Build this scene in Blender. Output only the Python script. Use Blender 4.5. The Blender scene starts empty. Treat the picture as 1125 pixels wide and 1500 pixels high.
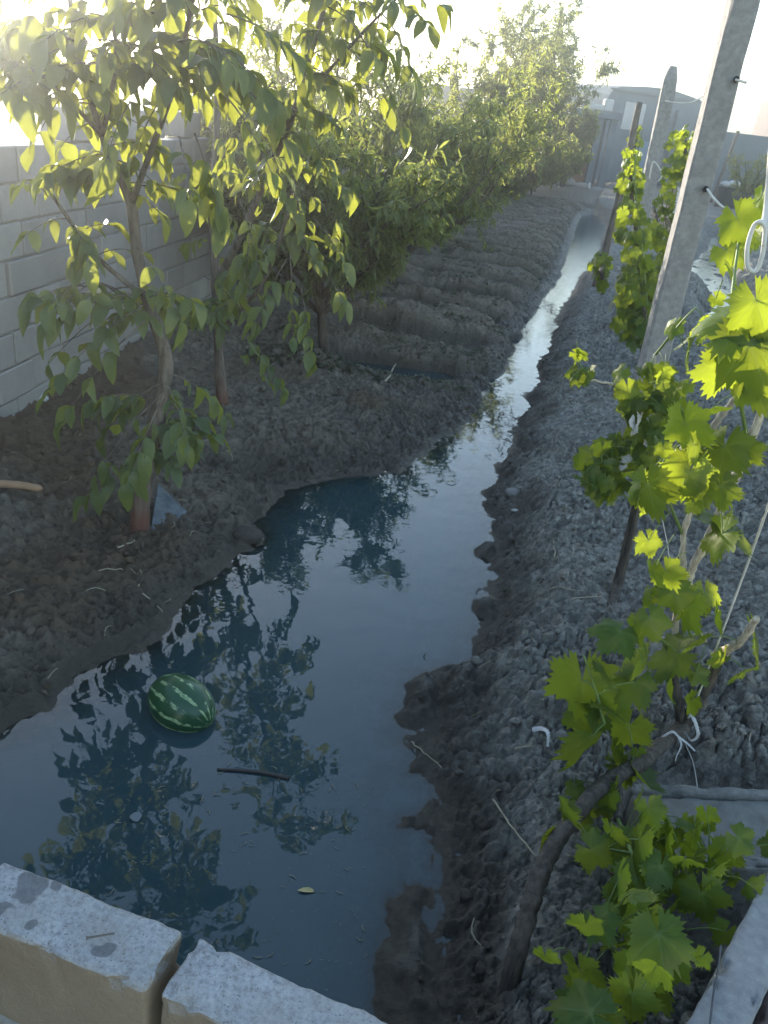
import bpy, math, random
import numpy as np
from mathutils import Vector, Matrix
rad = math.radians
sc = bpy.context.scene
COL = sc.collection
RNG = np.random.default_rng(7)

# ------------------------------------------------------------------ camera
F = 1200.0; ROLL = rad(7); PITCH = rad(26); EYE = 2.2
def ray(px, py):
    dx = px-562.5; dy = py-750.0
    x = dx*math.cos(ROLL)+dy*math.sin(ROLL); y = -dx*math.sin(ROLL)+dy*math.cos(ROLL)
    return x, F*math.cos(PITCH)-y*math.sin(PITCH), -F*math.sin(PITCH)-y*math.cos(PITCH)
def P(px, py, Y):
    x, f, u = ray(px, py); t = Y/f
    return np.array([x*t, Y, EYE+u*t])
def G(px, py, z=0.0):
    x, f, u = ray(px, py); t = (z-EYE)/u
    return np.array([x*t, f*t, z])
fw = Vector((0, math.cos(PITCH), -math.sin(PITCH))); up0 = Vector((0, math.sin(PITCH), math.cos(PITCH)))
rt = Vector((1, 0, 0))*math.cos(ROLL)+up0*math.sin(ROLL)
upv = up0*math.cos(ROLL)-Vector((1, 0, 0))*math.sin(ROLL)
cam_d = bpy.data.cameras.new('camera'); cam = bpy.data.objects.new('camera', cam_d); COL.objects.link(cam)
m = Matrix((rt, upv, -fw)).transposed().to_4x4(); m.translation = (0, 0, EYE); cam.matrix_world = m
cam_d.sensor_fit = 'VERTICAL'; cam_d.sensor_height = 36; cam_d.lens = 36*F/1500
cam_d.clip_start = .05; cam_d.clip_end = 2000
sc.camera = cam

# ------------------------------------------------------------------ light
SUN_AZ = rad(-32); SUN_EL = rad(9.2)
sd = bpy.data.lights.new('sun', 'SUN'); sun = bpy.data.objects.new('sun', sd); COL.objects.link(sun)
sd.energy = 5.0; sd.angle = rad(.5); sd.color = (1, .91, .76)
sdir = Vector((math.sin(SUN_AZ)*math.cos(SUN_EL), math.cos(SUN_AZ)*math.cos(SUN_EL), math.sin(SUN_EL)))
sun.rotation_euler = sdir.to_track_quat('Z', 'Y').to_euler(); sun.location = (-8, 14, 9)
w = bpy.data.worlds.new('World'); sc.world = w; w.use_nodes = True
nt = w.node_tree; bg = nt.nodes['Background']
sky = nt.nodes.new('ShaderNodeTexSky'); sky.sky_type = 'NISHITA'; sky.sun_disc = False
sky.sun_elevation = SUN_EL; sky.sun_rotation = SUN_AZ
sky.air_density = 1.0; sky.dust_density = .45; sky.ozone_density = 1.05
nt.links.new(sky.outputs[0], bg.inputs[0]); bg.inputs[1].default_value = .15
sc.view_settings.view_transform = 'Standard'; sc.view_settings.look = 'None'
sc.view_settings.exposure = 2.22; sc.view_settings.gamma = 1; sc.view_settings.use_curve_mapping = False
sc.render.engine = 'CYCLES'
sc.cycles.use_denoising = True; sc.cycles.denoising_prefilter = 'ACCURATE'; sc.cycles.sample_clamp_indirect = 3.0
sc.cycles.max_bounces = 8; sc.cycles.diffuse_bounces = 4; sc.cycles.glossy_bounces = 3
sc.cycles.transmission_bounces = 6; sc.cycles.transparent_max_bounces = 8; sc.cycles.volume_bounces = 0
sc.cycles.caustics_reflective = False; sc.cycles.caustics_refractive = False

# ------------------------------------------------------------------ noise in numpy
def hsh(ix, iy, seed=0, iz=None):
    h = (ix.astype(np.int64)*374761393 + iy.astype(np.int64)*668265263 + seed*1274126177)
    if iz is not None: h = h + iz.astype(np.int64)*2147483647
    h = (h ^ (h >> 13)) * 1274126177 & 0xFFFFFFFF
    h = (h ^ (h >> 16)) & 0xFFFFFFFF
    h = h*2246822519 & 0xFFFFFFFF
    return ((h ^ (h >> 15)) & 0xFFFFFF)/float(0x1000000)
def vnoise(x, y, seed=0):
    ix = np.floor(x); iy = np.floor(y); fx = x-ix; fy = y-iy
    fx = fx*fx*fx*(fx*(fx*6-15)+10); fy = fy*fy*fy*(fy*(fy*6-15)+10)
    a = hsh(ix, iy, seed); b = hsh(ix+1, iy, seed); c = hsh(ix, iy+1, seed); d = hsh(ix+1, iy+1, seed)
    return ((a*(1-fx)+b*fx)*(1-fy)+(c*(1-fx)+d*fx)*fy)*2-1
def fbm(x, y, o=4, seed=0, g=.5):
    s = 0; a = 1; t = 0
    for i in range(o):
        s = s+a*vnoise(x, y, seed+i*17); t += a; a *= g; x = x*2.03+5.2; y = y*2.03+1.7
    return s/t
def worley(x, y, seed=0):
    ix = np.floor(x); iy = np.floor(y)
    f1 = np.full(x.shape, 9.0); f2 = np.full(x.shape, 9.0); idc = np.zeros(x.shape)
    for a in (-1, 0, 1):
        for b in (-1, 0, 1):
            cx = ix+a; cy = iy+b
            dx = cx+hsh(cx, cy, seed)-x; dy = cy+hsh(cx, cy, seed+91)-y
            d = np.sqrt(dx*dx+dy*dy); r = hsh(cx, cy, seed+53)
            n1 = d < f1
            f2 = np.where(n1, f1, np.minimum(f2, d)); idc = np.where(n1, r, idc); f1 = np.where(n1, d, f1)
    return f1, f2, idc
def sst(a, b, x):
    t = np.clip((x-a)/(b-a), 0, 1); return t*t*(3-2*t)

# ------------------------------------------------------------------ mesh helpers
class MB:
    def __init__(s): s.v = []; s.f = []; s.n = 0; s.r = []; s.mi = []; s.e = []
    def add(s, v, faces, r=None, mi=0):
        v = np.asarray(v, float); s.v.append(v)
        fa = [faces] if isinstance(faces, np.ndarray) else faces
        for f in fa:
            f = np.asarray(f)
            if len(f): s.f.append(f+s.n); s.mi.append(np.full(len(f), mi))
        s.r.append(np.full(len(v), RNG.random() if r is None else 0.0) if (r is None or np.isscalar(r)) else r)
        if r is not None and np.isscalar(r): s.r[-1][:] = r
        s.n += len(v)
    def box(s, c, d, rot=0, r=None, bev=0, mi=0, M=None):
        hx, hy, hz = d[0]/2, d[1]/2, d[2]/2
        if bev <= 0:
            v = np.array([[x, y, z] for x in (-hx, hx) for y in (-hy, hy) for z in (-hz, hz)])
            f = np.array([[0, 1, 3, 2], [4, 6, 7, 5], [0, 4, 5, 1], [2, 3, 7, 6], [0, 2, 6, 4], [1, 5, 7, 3]])
            fs = [f]
        else:
            v = []; idx = {}
            for sx in (-1, 1):
                for sy in (-1, 1):
                    for sz in (-1, 1):
                        for k in range(3):
                            q = [sx*hx, sy*hy, sz*hz]
                            for j in range(3):
                                if j != k: q[j] -= bev*(1 if q[j] > 0 else -1)
                            idx[(sx, sy, sz, k)] = len(v); v.append(q)
            v = np.array(v); fq = []; ft = []
            for k in range(3):
                a, b = [(1, 2), (2, 0), (0, 1)][k]
                for sg in (-1, 1):
                    lo = []
                    for (p, q) in ((-1, -1), (1, -1), (1, 1), (-1, 1)):
                        t = [0, 0, 0]; t[k] = sg; t[a] = p; t[b] = q; lo.append(idx[(*t, k)])
                    fq.append(lo if sg > 0 else lo[::-1])
                    # edge chamfers between face k and face a
                    for s2 in (-1, 1):
                        t0 = [0, 0, 0]; t1 = [0, 0, 0]
                        t0[k] = t1[k] = sg; t0[a] = t1[a] = s2; t0[b] = -1; t1[b] = 1
                        e = [idx[(*t0, k)], idx[(*t1, k)], idx[(*t1, a)], idx[(*t0, a)]]
                        fq.append(e if sg*s2 < 0 else e[::-1])
            for sx in (-1, 1):
                for sy in (-1, 1):
                    for sz in (-1, 1):
                        e = [idx[(sx, sy, sz, k)] for k in range(3)]
                        ft.append(e if sx*sy*sz > 0 else e[::-1])
            fs = [np.array(fq), np.array(ft)]
        if M is not None: v = v@np.asarray(M).T
        cr, sr = math.cos(rot), math.sin(rot)
        v = np.stack([v[:, 0]*cr-v[:, 1]*sr, v[:, 0]*sr+v[:, 1]*cr, v[:, 2]], 1)+np.asarray(c)
        s.add(v, fs, r, mi)
    def tube(s, pts, rads, n=8, r=None, cap=True, lump=0, mi=0):
        pts = np.asarray(pts, float); k = len(pts)
        rads = np.full(k, rads) if np.isscalar(rads) else np.asarray(rads, float)
        t = np.gradient(pts, axis=0); t /= np.linalg.norm(t, axis=1)[:, None]+1e-9
        ref = np.array([0, 0, 1.0]) if abs(t[0, 2]) < .9 else np.array([1.0, 0, 0])
        u = np.cross(t[0], ref); u /= np.linalg.norm(u); V = []; pro = RNG.normal(size=n)*.6
        a = np.arange(n)/n*2*math.pi
        for i in range(k):
            u = u-t[i]*np.dot(u, t[i]); u /= np.linalg.norm(u)+1e-9; b = np.cross(t[i], u)
            pro = pro*.9+RNG.normal(size=n)*.26; rr = rads[i]*(1+lump*pro)
            V.append(pts[i]+rr[:, None]*(np.cos(a)[:, None]*u+np.sin(a)[:, None]*b))
        V = np.concatenate(V); q = []
        i0 = np.arange(k-1)[:, None]*n; j = np.arange(n)[None]
        q = np.stack([i0+j, i0+(j+1) % n, i0+n+(j+1) % n, i0+n+j], -1).reshape(-1, 4)
        fs = [q]
        if cap:
            V = np.concatenate([V, pts[:1], pts[-1:]]); c0 = k*n; c1 = c0+1
            jj = np.arange(n)
            fs.append(np.stack([np.full(n, c0), (jj+1) % n, jj], 1))
            fs.append(np.stack([np.full(n, c1), (k-1)*n+jj, (k-1)*n+(jj+1) % n], 1))
        s.add(V, fs, r, mi)
    def inst(s, T, TF, pos, fr, scl, rnd=None, te=None):
        """many copies of a template: T (V,3), TF list of faces, pos (N,3), fr (N,3,3) rows are the axes, scl (N,)"""
        N = len(pos)
        if N == 0: return
        if rnd is None: rnd = RNG.random(N)
        if te is not None: s.e.append(np.tile(te, N))
        V = np.einsum('vk,nkj->nvj', T, fr*np.asarray(scl)[:, None, None])+pos[:, None, :]
        L = len(T); off = np.arange(N)[:, None, None]*L
        s.add(V.reshape(-1, 3), [(f[None]+off).reshape(-1, f.shape[1]) for f in TF], np.repeat(rnd, L))
    def build(s, name, mats, parent=None, smooth=False, label=None, cat=None, group=None, kind=None, attrs=None, origin=None):
        V = np.concatenate(s.v); me = bpy.data.meshes.new(name)
        if origin is not None: V = V-np.asarray(origin)
        me.vertices.add(len(V)); me.vertices.foreach_set('co', V.astype(np.float32).ravel())
        tot = np.concatenate([np.full(len(f), f.shape[1]) for f in s.f]); loops = np.concatenate([f.ravel() for f in s.f])
        me.loops.add(len(loops)); me.loops.foreach_set('vertex_index', loops.astype(np.int32))
        me.polygons.add(len(tot)); st = np.concatenate([[0], np.cumsum(tot)[:-1]])
        me.polygons.foreach_set('loop_start', st.astype(np.int32)); me.polygons.foreach_set('loop_total', tot.astype(np.int32))
        me.polygons.foreach_set('use_smooth', np.full(len(tot), smooth))
        mats = mats if isinstance(mats, (list, tuple)) else [mats]
        for mm in mats: me.materials.append(mm)
        if len(mats) > 1: me.polygons.foreach_set('material_index', np.concatenate(s.mi).astype(np.int32))
        at = me.attributes.new('rnd', 'FLOAT', 'POINT'); at.data.foreach_set('value', np.concatenate(s.r).astype(np.float32))
        for k, val in (attrs or {}).items():
            at = me.attributes.new(k, 'FLOAT', 'POINT'); at.data.foreach_set('value', val.astype(np.float32))
        me.update(calc_edges=True); me.validate()
        o = bpy.data.objects.new(name, me); COL.objects.link(o)
        if origin is not None: o.location = tuple(float(q) for q in origin)
        if parent is not None:
            o.parent = parent
            o.location = tuple((Vector(o.location)-parent.location))
        tag(o, label, cat, group, kind)
        return o
def tag(o, label=None, cat=None, group=None, kind=None):
    if label: o['label'] = label
    if cat: o['category'] = cat
    if group: o['group'] = group
    if kind: o['kind'] = kind
    return o
def thing(name, loc, label, cat, group=None):
    o = bpy.data.objects.new(name, None); COL.objects.link(o); o.location = tuple(float(q) for q in loc); o.empty_display_size = .1
    return tag(o, label, cat, group)
def smooth_pts(pts, n=6):
    pts = np.asarray(pts, float); k = len(pts)
    if k < 3: return np.array([pts[0]+(pts[-1]-pts[0])*t for t in np.linspace(0, 1, n+1)])
    out = []
    for i in range(k-1):
        p0 = pts[max(i-1, 0)]; p1 = pts[i]; p2 = pts[i+1]; p3 = pts[min(i+2, k-1)]
        for t in np.linspace(0, 1, n, endpoint=False):
            out.append(.5*((2*p1)+(-p0+p2)*t+(2*p0-5*p1+4*p2-p3)*t*t+(-p0+3*p1-3*p2+p3)*t**3))
    out.append(pts[-1]); return np.array(out)
def nrm(a): return a/(np.linalg.norm(a, axis=-1, keepdims=True)+1e-9)
def frames(tip, nor):
    """rows x,y,z: y along tip, z close to nor"""
    y = nrm(tip); x = nrm(np.cross(y, nor)); z = np.cross(x, y)
    return np.stack([x, y, z], 1)

# ------------------------------------------------------------------ materials
def mat(name):
    mm = bpy.data.materials.new(name); mm.use_nodes = True
    n = mm.node_tree; return mm, n, n.nodes['Principled BSDF'], n.nodes['Material Output']
def N(n, t, **kw):
    x = n.nodes.new('ShaderNode'+t)
    for k, v in kw.items():
        if k.startswith('i_'):
            key = k[2:]; key = int(key) if key.isdigit() else key.replace('_', ' ')
            x.inputs[key].default_value = v
        else: setattr(x, k, v)
    return x
def ramp(n, src, stops):
    r = n.nodes.new('ShaderNodeValToRGB'); e = r.color_ramp.elements
    while len(e) < len(stops): e.new(.5)
    for q, (p, c) in zip(e, stops):
        q.position = p; q.color = (*c, 1) if len(c) == 3 else c
    n.links.new(src, r.inputs[0]); return r.outputs[0]
def mixc(n, fac, a, b, mode='MIX'):
    x = n.nodes.new('ShaderNodeMix'); x.data_type = 'RGBA'; x.blend_type = mode
    for i, v in ((0, fac), (6, a), (7, b)):
        if isinstance(v, (int, float)): x.inputs[i].default_value = v
        elif isinstance(v, tuple): x.inputs[i].default_value = (*v, 1)
        else: n.links.new(v, x.inputs[i])
    return x.outputs[2]
def math_(n, op, a, b=0.0, c=None):
    x = n.nodes.new('ShaderNodeMath'); x.operation = op
    for i, v in enumerate((a, b, c)):
        if v is None: continue
        if isinstance(v, (int, float)): x.inputs[i].default_value = v
        else: n.links.new(v, x.inputs[i])
    return x.outputs[0]
def coords(n, scale=None):
    t = n.nodes.new('ShaderNodeTexCoord')
    if scale is None: return t.outputs['Object']
    mp = n.nodes.new('ShaderNodeMapping'); mp.inputs['Scale'].default_value = scale
    n.links.new(t.outputs['Object'], mp.inputs[0]); return mp.outputs[0]
def noise(n, vec, scale, detail=4, rough=.55):
    x = N(n, 'TexNoise', i_Scale=scale, i_Detail=detail, i_Roughness=rough); n.links.new(vec, x.inputs['Vector']); return x.outputs['Fac']
def bump(n, h, strength, dist, b):
    x = N(n, 'Bump', i_Strength=strength, i_Distance=dist); n.links.new(h, x.inputs['Height']); n.links.new(x.outputs[0], b.inputs['Normal']); return x
def attr(n, name): return N(n, 'Attribute', attribute_name=name).outputs['Fac']

def m_soil():
    mm, n, b, o = mat('soil'); c = coords(n)
    n1 = noise(n, c, 1.3, 5); n2 = noise(n, c, 34, 8, .72); n3 = noise(n, c, 170, 5, .75)
    base = ramp(n, n2, [(.30, (.115, .110, .096)), (.5, (.245, .234, .207)), (.72, (.38, .365, .322))])
    base = mixc(n, ramp(n, n1, [(.35, (0, 0, 0)), (.7, (1, 1, 1))]), base, mixc(n, .35, base, (.15, .12, .095)))
    vc = N(n, 'TexVoronoi', i_Scale=26.0); n.links.new(c, vc.inputs['Vector']); vs = N(n, 'SeparateColor'); n.links.new(vc.outputs['Color'], vs.inputs[0])
    hv = N(n, 'HueSaturation'); n.links.new(math_(n, 'ADD', .66, math_(n, 'MULTIPLY', vs.outputs[0], .68)), hv.inputs['Value']); n.links.new(base, hv.inputs['Color']); base = hv.outputs[0]
    # scattered pale grit and dark bits
    vo = N(n, 'TexVoronoi', i_Scale=75); n.links.new(c, vo.inputs['Vector'])
    grit = ramp(n, vo.outputs['Distance'], [(.10, (1, 1, 1)), (.2, (0, 0, 0))])
    sel = ramp(n, noise(n, c, 60, 2), [(.56, (0, 0, 0)), (.64, (1, 1, 1))])
    base = mixc(n, math_(n, 'MULTIPLY', math_(n, 'MULTIPLY', grit, sel), .75), base, (.33, .30, .27))
    wet = attr(n, 'wet')  # damp soil, also carrying shade painted on far ground and furrow faces
    brown = attr(n, 'brown')
    base = mixc(n, brown, base, mixc(n, n3, (.080, .057, .038), (.185, .135, .092)))
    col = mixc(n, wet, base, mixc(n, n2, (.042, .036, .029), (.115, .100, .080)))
    n.links.new(col, b.inputs['Base Color'])
    r = math_(n, 'SUBTRACT', .95, math_(n, 'MULTIPLY', wet, .55)); n.links.new(r, b.inputs['Roughness'])
    b.inputs['Specular IOR Level'].default_value = .35
    h = math_(n, 'ADD', math_(n, 'MULTIPLY', n2, 1.0), math_(n, 'MULTIPLY', n3, .45))
    bump(n, h, 1.0, .022, b)
    return mm
def m_water():
    mm, n, b, o = mat('muddy_water'); n.nodes.remove(b)
    c = coords(n)
    bm_ = N(n, 'Bump', i_Strength=.07, i_Distance=.02)
    mp = N(n, 'Mapping'); mp.inputs['Scale'].default_value = (1, 1.0, 1); n.links.new(c, mp.inputs[0])
    h = noise(n, mp.outputs[0], 7, 2, .4)
    h2 = noise(n, mp.outputs[0], 26, 2, .4)
    sy = N(n, 'SeparateXYZ'); n.links.new(c, sy.inputs[0]); flow = N(n, 'MapRange', interpolation_type='SMOOTHSTEP'); n.links.new(sy.outputs['Y'], flow.inputs[0]); flow.inputs[1].default_value = 8; flow.inputs[2].default_value = 15; flow.inputs[3].default_value = .12; flow.inputs[4].default_value = 2.2
    n.links.new(math_(n, 'ADD', h, math_(n, 'MULTIPLY', h2, flow.outputs[0])), bm_.inputs['Height'])
    fr = N(n, 'Fresnel', i_IOR=1.46); n.links.new(bm_.outputs[0], fr.inputs['Normal'])
    gl = N(n, 'BsdfGlossy', i_Roughness=.008); gl.inputs['Color'].default_value = (1, 1, 1, 1); n.links.new(bm_.outputs[0], gl.inputs['Normal'])
    df = N(n, 'BsdfDiffuse'); df.inputs['Color'].default_value = (.023, .050, .060, 1)
    tr = N(n, 'BsdfTransparent'); tr.inputs['Color'].default_value = (.72, .84, .82, 1)
    d = attr(n, 'depth')
    op = math_(n, 'SUBTRACT', 1.0, math_(n, 'EXPONENT', math_(n, 'MULTIPLY', d, -34.0)))
    m1 = N(n, 'MixShader'); n.links.new(op, m1.inputs[0]); n.links.new(tr.outputs[0], m1.inputs[1]); n.links.new(df.outputs[0], m1.inputs[2])
    m2 = N(n, 'MixShader'); n.links.new(fr.outputs[0], m2.inputs[0]); n.links.new(m1.outputs[0], m2.inputs[1]); n.links.new(gl.outputs[0], m2.inputs[2])
    n.links.new(m2.outputs[0], o.inputs[0]); return mm
def m_leaf(name, dark, light, trans, tf=.5, rough=.42, spec=.35, vein=False):
    mm, n, b, o = mat(name)
    r = attr(n, 'rnd'); c = coords(n)
    nn = noise(n, c, 40, 3)
    col = mixc(n, r, dark, light)
    col = mixc(n, math_(n, 'MULTIPLY', nn, .5), col, tuple(q*.6 for q in dark))
    if vein:
        col = mixc(n, ramp(n, noise(n, c, 14, 4), [(.5, (0, 0, 0)), (.72, (.55, .55, .55))]), col, (.17, .155, .045))
        ve = ramp(n, attr(n, 'vein'), [(.55, (0, 0, 0)), (.95, (.7, .7, .7))]); col = mixc(n, ve, col, (.20, .26, .09))
    n.links.new(col, b.inputs['Base Color']); b.inputs['Roughness'].default_value = rough
    b.inputs['Specular IOR Level'].default_value = spec
    t = N(n, 'BsdfTranslucent'); tc = mixc(n, r, tuple(q*.6 for q in trans), trans)
    if vein: tc = mixc(n, ve, tc, (.16, .20, .03))
    tc = mixc(n, math_(n, 'MULTIPLY', nn, .35), tc, tuple(q*.5 for q in trans)); n.links.new(tc, t.inputs['Color'])
    mx = N(n, 'MixShader'); mx.inputs[0].default_value = tf
    n.links.new(b.outputs[0], mx.inputs[1]); n.links.new(t.outputs[0], mx.inputs[2]); n.links.new(mx.outputs[0], o.inputs[0])
    bump(n, nn, .25, .01, b)
    return mm
def m_bark(name, a, c_, stops=(.35, .65), sc_=(30, 30, 6), bs=.6):
    mm, n, b, o = mat(name); c = coords(n, sc_)
    nn = noise(n, c, 1.0, 5, .65)
    n.links.new(ramp(n, nn, [(stops[0], a), (stops[1], c_)]), b.inputs['Base Color'])
    b.inputs['Roughness'].default_value = .85; b.inputs['Specular IOR Level'].default_value = .2
    bump(n, nn, bs, .006, b); return mm
def m_concrete(name, lo, hi, scale=9, pit=1.0, rough=.9, rv=.25):
    mm, n, b, o = mat(name); c = coords(n)
    n1 = noise(n, c, scale, 6, .62); n2 = noise(n, c, scale*14, 4, .7)
    col = ramp(n, n1, [(.3, lo), (.7, hi)])
    col = mixc(n, math_(n, 'MULTIPLY', n2, .45), col, tuple(q*.55 for q in lo))
    r = attr(n, 'rnd'); col = mixc(n, math_(n, 'MULTIPLY', r, rv), col, tuple(q*.7 for q in lo))
    n.links.new(col, b.inputs['Base Color']); b.inputs['Roughness'].default_value = rough
    b.inputs['Specular IOR Level'].default_value = .25
    bump(n, math_(n, 'ADD', n2, math_(n, 'MULTIPLY', n1, .6)), .7*pit, .005, b)
    return mm
def m_plain(name, col, rough=.7, var=.25, scale=20, metal=0, spec=.4, trans=None):
    mm, n, b, o = mat(name); c = coords(n); nn = noise(n, c, scale, 4)
    n.links.new(mixc(n, nn, tuple(q*(1-var) for q in col), tuple(min(1, q*(1+var)) for q in col)), b.inputs['Base Color'])
    b.inputs['Roughness'].default_value = rough; b.inputs['Metallic'].default_value = metal; b.inputs['Specular IOR Level'].default_value = spec
    bump(n, nn, .2, .004, b)
    return mm
M = {}
M['soil'] = m_soil(); M['water'] = m_water()
M['walnut_leaf'] = m_leaf('walnut_leaf', (.070, .105, .052), (.125, .175, .080), (.40, .42, .05), .44, .42, .4)
M['peach_leaf'] = m_leaf('peach_leaf', (.080, .115, .045), (.145, .185, .070), (.42, .46, .09), .5, .42, .45)
M['far_leaf'] = m_leaf('far_leaf', (.080, .11, .040), (.15, .18, .06), (.44, .46, .09), .5, .5)
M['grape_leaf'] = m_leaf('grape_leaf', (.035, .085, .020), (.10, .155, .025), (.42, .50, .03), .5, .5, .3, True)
M['bark'] = m_bark('bark', (.07, .055, .045), (.19, .165, .14))
mm_ = M['bark']; n_b = mm_.node_tree; b_b = n_b.nodes['Principled BSDF']; old = b_b.inputs['Base Color'].links[0].from_socket
sxz = N(n_b, 'SeparateXYZ'); n_b.links.new(coords(n_b), sxz.inputs[0])
red = ramp(n_b, math_(n_b, 'ADD', sxz.outputs['Z'], math_(n_b, 'MULTIPLY', noise(n_b, coords(n_b), 9, 3), .22)), [(.30, (1, 1, 1)), (.50, (0, 0, 0))])
n_b.links.new(mixc(n_b, math_(n_b, 'MULTIPLY', red, .8), old, (.15, .062, .045)), b_b.inputs['Base Color'])
M['dark_bark'] = m_bark('dark_bark', (.05, .04, .033), (.12, .095, .075))
M['vine_bark'] = m_bark('vine_bark', (.034, .029, .025), (.125, .105, .088), (.3, .7), (55, 55, 9), 1.0)
M['cane'] = m_bark('pale_cane', (.20, .16, .12), (.50, .44, .36), (.3, .6), (60, 60, 12), .5)
M['green_stem'] = m_plain('green_stem', (.12, .17, .05), .6)
M['block'] = m_concrete('concrete_block', (.30, .285, .275), (.42, .40, .385), 3, 1.2, .9, .6)
M['mortar'] = m_concrete('mortar', (.28, .265, .25), (.40, .38, .36), 18)
M['post'] = m_concrete('post_concrete', (.25, .24, .235), (.47, .45, .44), 26, 1.6)
M['slab'] = m_concrete('slab_concrete', (.13, .13, .123), (.23, .23, .217), 18, .9)
M['straw'] = m_plain('straw', (.34, .29, .21), .8, .5, 9)
M['cord'] = m_plain('white_cord', (.52, .50, .47), .85, .3)
M['cloth'] = m_plain('white_cloth', (.44, .43, .43), .9, .3)

# ------------------------------------------------------------------ ground and water
LE = np.array([(-3, -6), (-.5, -5.0), (1.0, -3.2), (1.9, -1.9), (2.26, -1.29), (2.56, -1.16), (2.98, -.97), (3.64, -.78), (4.3, -.70), (4.75, -.55), (5.2, .12), (5.7, .34), (6.2, .55), (6.94, .79), (8.0, 1.02), (8.6, 1.12), (10.1, 1.45), (11.6, 1.80), (14.2, 2.45), (19, 3.38), (23.4, 4.2), (26.5, 4.85), (28.2, 5.6), (29, 6.0), (400, 90)])
RE = np.array([(-3, .1), (1.0, .22), (1.58, .26), (2.16, .30), (2.73, .24), (2.95, .3), (3.07, .47), (3.49, .57), (4.0, .60), (4.8, .66), (5.6, .85), (6.86, 1.10), (8, 1.34), (9.53, 1.66), (11.6, 2.1), (14.2, 2.75), (19, 4.0), (24, 5.1), (26.5, 5.4), (28.2, 5.35), (29, 5.4), (400, 85)])
def terrain(x, y):
    wob = fbm(x*2.6, y*2.6, 4, 3)*.11+fbm(x*9, y*9, 3, 11)*.05
    wob = wob*np.clip(.5+y*.10, .5, 1.0)*(1-.6*sst(9, 13, y))
    dL = np.interp(y, LE[:, 0], LE[:, 1])-x+wob
    dR = x-np.interp(y, RE[:, 0], RE[:, 1])+wob
    right = dR > dL
    d = np.maximum(dL, dR)
    fade = 1/(1+(np.maximum(y, 0)/14)**2)          # fine relief only where it can be seen
    # left land
    flat = sst(4.3, 4.8, y)*(1-sst(6.3, 7.2, y))
    hl = .045*sst(0, .07, dL)*(1-.75*flat)+.075*sst(0, .30+.45*flat, dL)+.07*sst(.2, 1.3, dL)
    xw = -2.45+.10*(y-4.5)
    tr = sst(7.2, 7.5, y)*sst(.05, .55, dL)*sst(-.25, .35, x-(-.9+.1*(y-7.7)))*(1-sst(27, 30, y))
    ph = (y-7.45+.06*vnoise(x*1.1, y*.6, 5)+.04*vnoise(x*4, y*2, 6)+.03*(x))/1.15
    rg = .5-.5*np.cos(ph*2*math.pi)
    rgp = sst(.22, .74, rg); rg = rgp*(1-.5*np.exp(-((y-8.0)/.42)**2))*(.86+.20*vnoise(x*.8+np.round(ph)*7.3, np.round(ph)*3.1, 9))
    hl = hl*(1-tr*.62)+tr*((.29+.07*fbm(x*4.5, y*4.5, 3, 44))*rg-.035)
    first = np.exp(-((y-7.52)/.30)**2)*sst(-.75, -.35, x)*(1-sst(.25, .6, x))
    hl = hl-first*.15-.05*sst(6.3, 6.9, y)*(1-sst(7.4, 7.8, y))*sst(-.9, -.4, x)
    # right land: mud shelf then the clod bank
    wid = np.where(y < 2.75, .33, .30)
    low = np.where(y < 2.75, .022, .06)*sst(0, .10, dR)
    hr = low+.19*sst(.06, .06+wid, dR)+.05*sst(.5, 1.2, dR)
    # second channel on the right
    c2 = 4.9+.30*(y-13.2)+.25*vnoise(y*.5, y*.1, 8)
    gap = np.abs(x-c2); on = sst(9.5, 11, y)*(1-sst(25, 27, y))
    hr = hr-.32*on*(1-sst(.30, .75, gap))
    h = np.where(right, hr, hl)
    bed = -.085*sst(0, .45, -d)-.012*sst(0, .03, -d)+fbm(x*6, y*6, 4, 21)*.012
    # drowned mud lumps on the right of the pond
    sh = np.exp(-((x-.30)/.16)**2)*(1-sst(2.3, 2.75, y))
    bed = bed+sh*(.020+.13*fbm(x*5.2, y*5.2, 4, 33))
    lum = 0
    for (lx, ly, ls, la) in ((.30, 2.80, .10, .10), (.42, 2.92, .09, .08), (.21, 2.66, .07, .05), (.60, 3.52, .09, .07), (.20, 2.10, .05, .04), (.40, 1.95, .07, .06), (.42, 1.64, .065, .11), (.26, 2.35, .06, .05), (.62, 4.15, .08, .06), (-1.02, 2.95, .10, .05), (-.75, 3.95, .12, .05), (.52, 5.35, .12, .05)):
        rr2 = ((x-lx)**2+(y-ly)**2)/ls**2
        lum = lum+la*np.exp(-rr2)*(1+.9*fbm(x*13, y*13, 3, 35))
    bed = bed+lum; hr = hr+lum*.7; hl = hl+lum*.6
    land = sst(-.03, .05, d)
    h = bed*(1-land)+h*land
    # relief
    lf = fbm(x*3.1, y*3.1, 4, 41)*.035
    f1, f2, idc = worley(x*11+1.2*vnoise(x*9, y*9, 71), y*11+1.2*vnoise(x*9, y*9, 72), 2)
    cr = sst(.02, .13, f2-f1)
    dry = sst(.20, .42, dR+.22*fbm(x*2.3, y*2.3, 3, 85))
    f1b, f2b, idb = worley(x*24+vnoise(x*16, y*16, 73), y*24+vnoise(x*16, y*16, 74), 5)
    dome = np.sqrt(np.maximum(0, 1-(f1*1.25)**2)); domeb = np.sqrt(np.maximum(0, 1-(f1b*1.25)**2))
    crb = sst(0, .16, f2b-f1b)
    dome = np.sqrt(np.maximum(0, 1-(f1*1.25)**2)); domeb = np.sqrt(np.maximum(0, 1-(f1b*1.2)**2))
    crumb = fbm(x*34, y*34, 3, 91, .65)
    pl = sst(-.25, .25, fbm(x*1.9+8, y*1.9, 3, 62))          # cracked plates here, loose crumbs there
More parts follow.
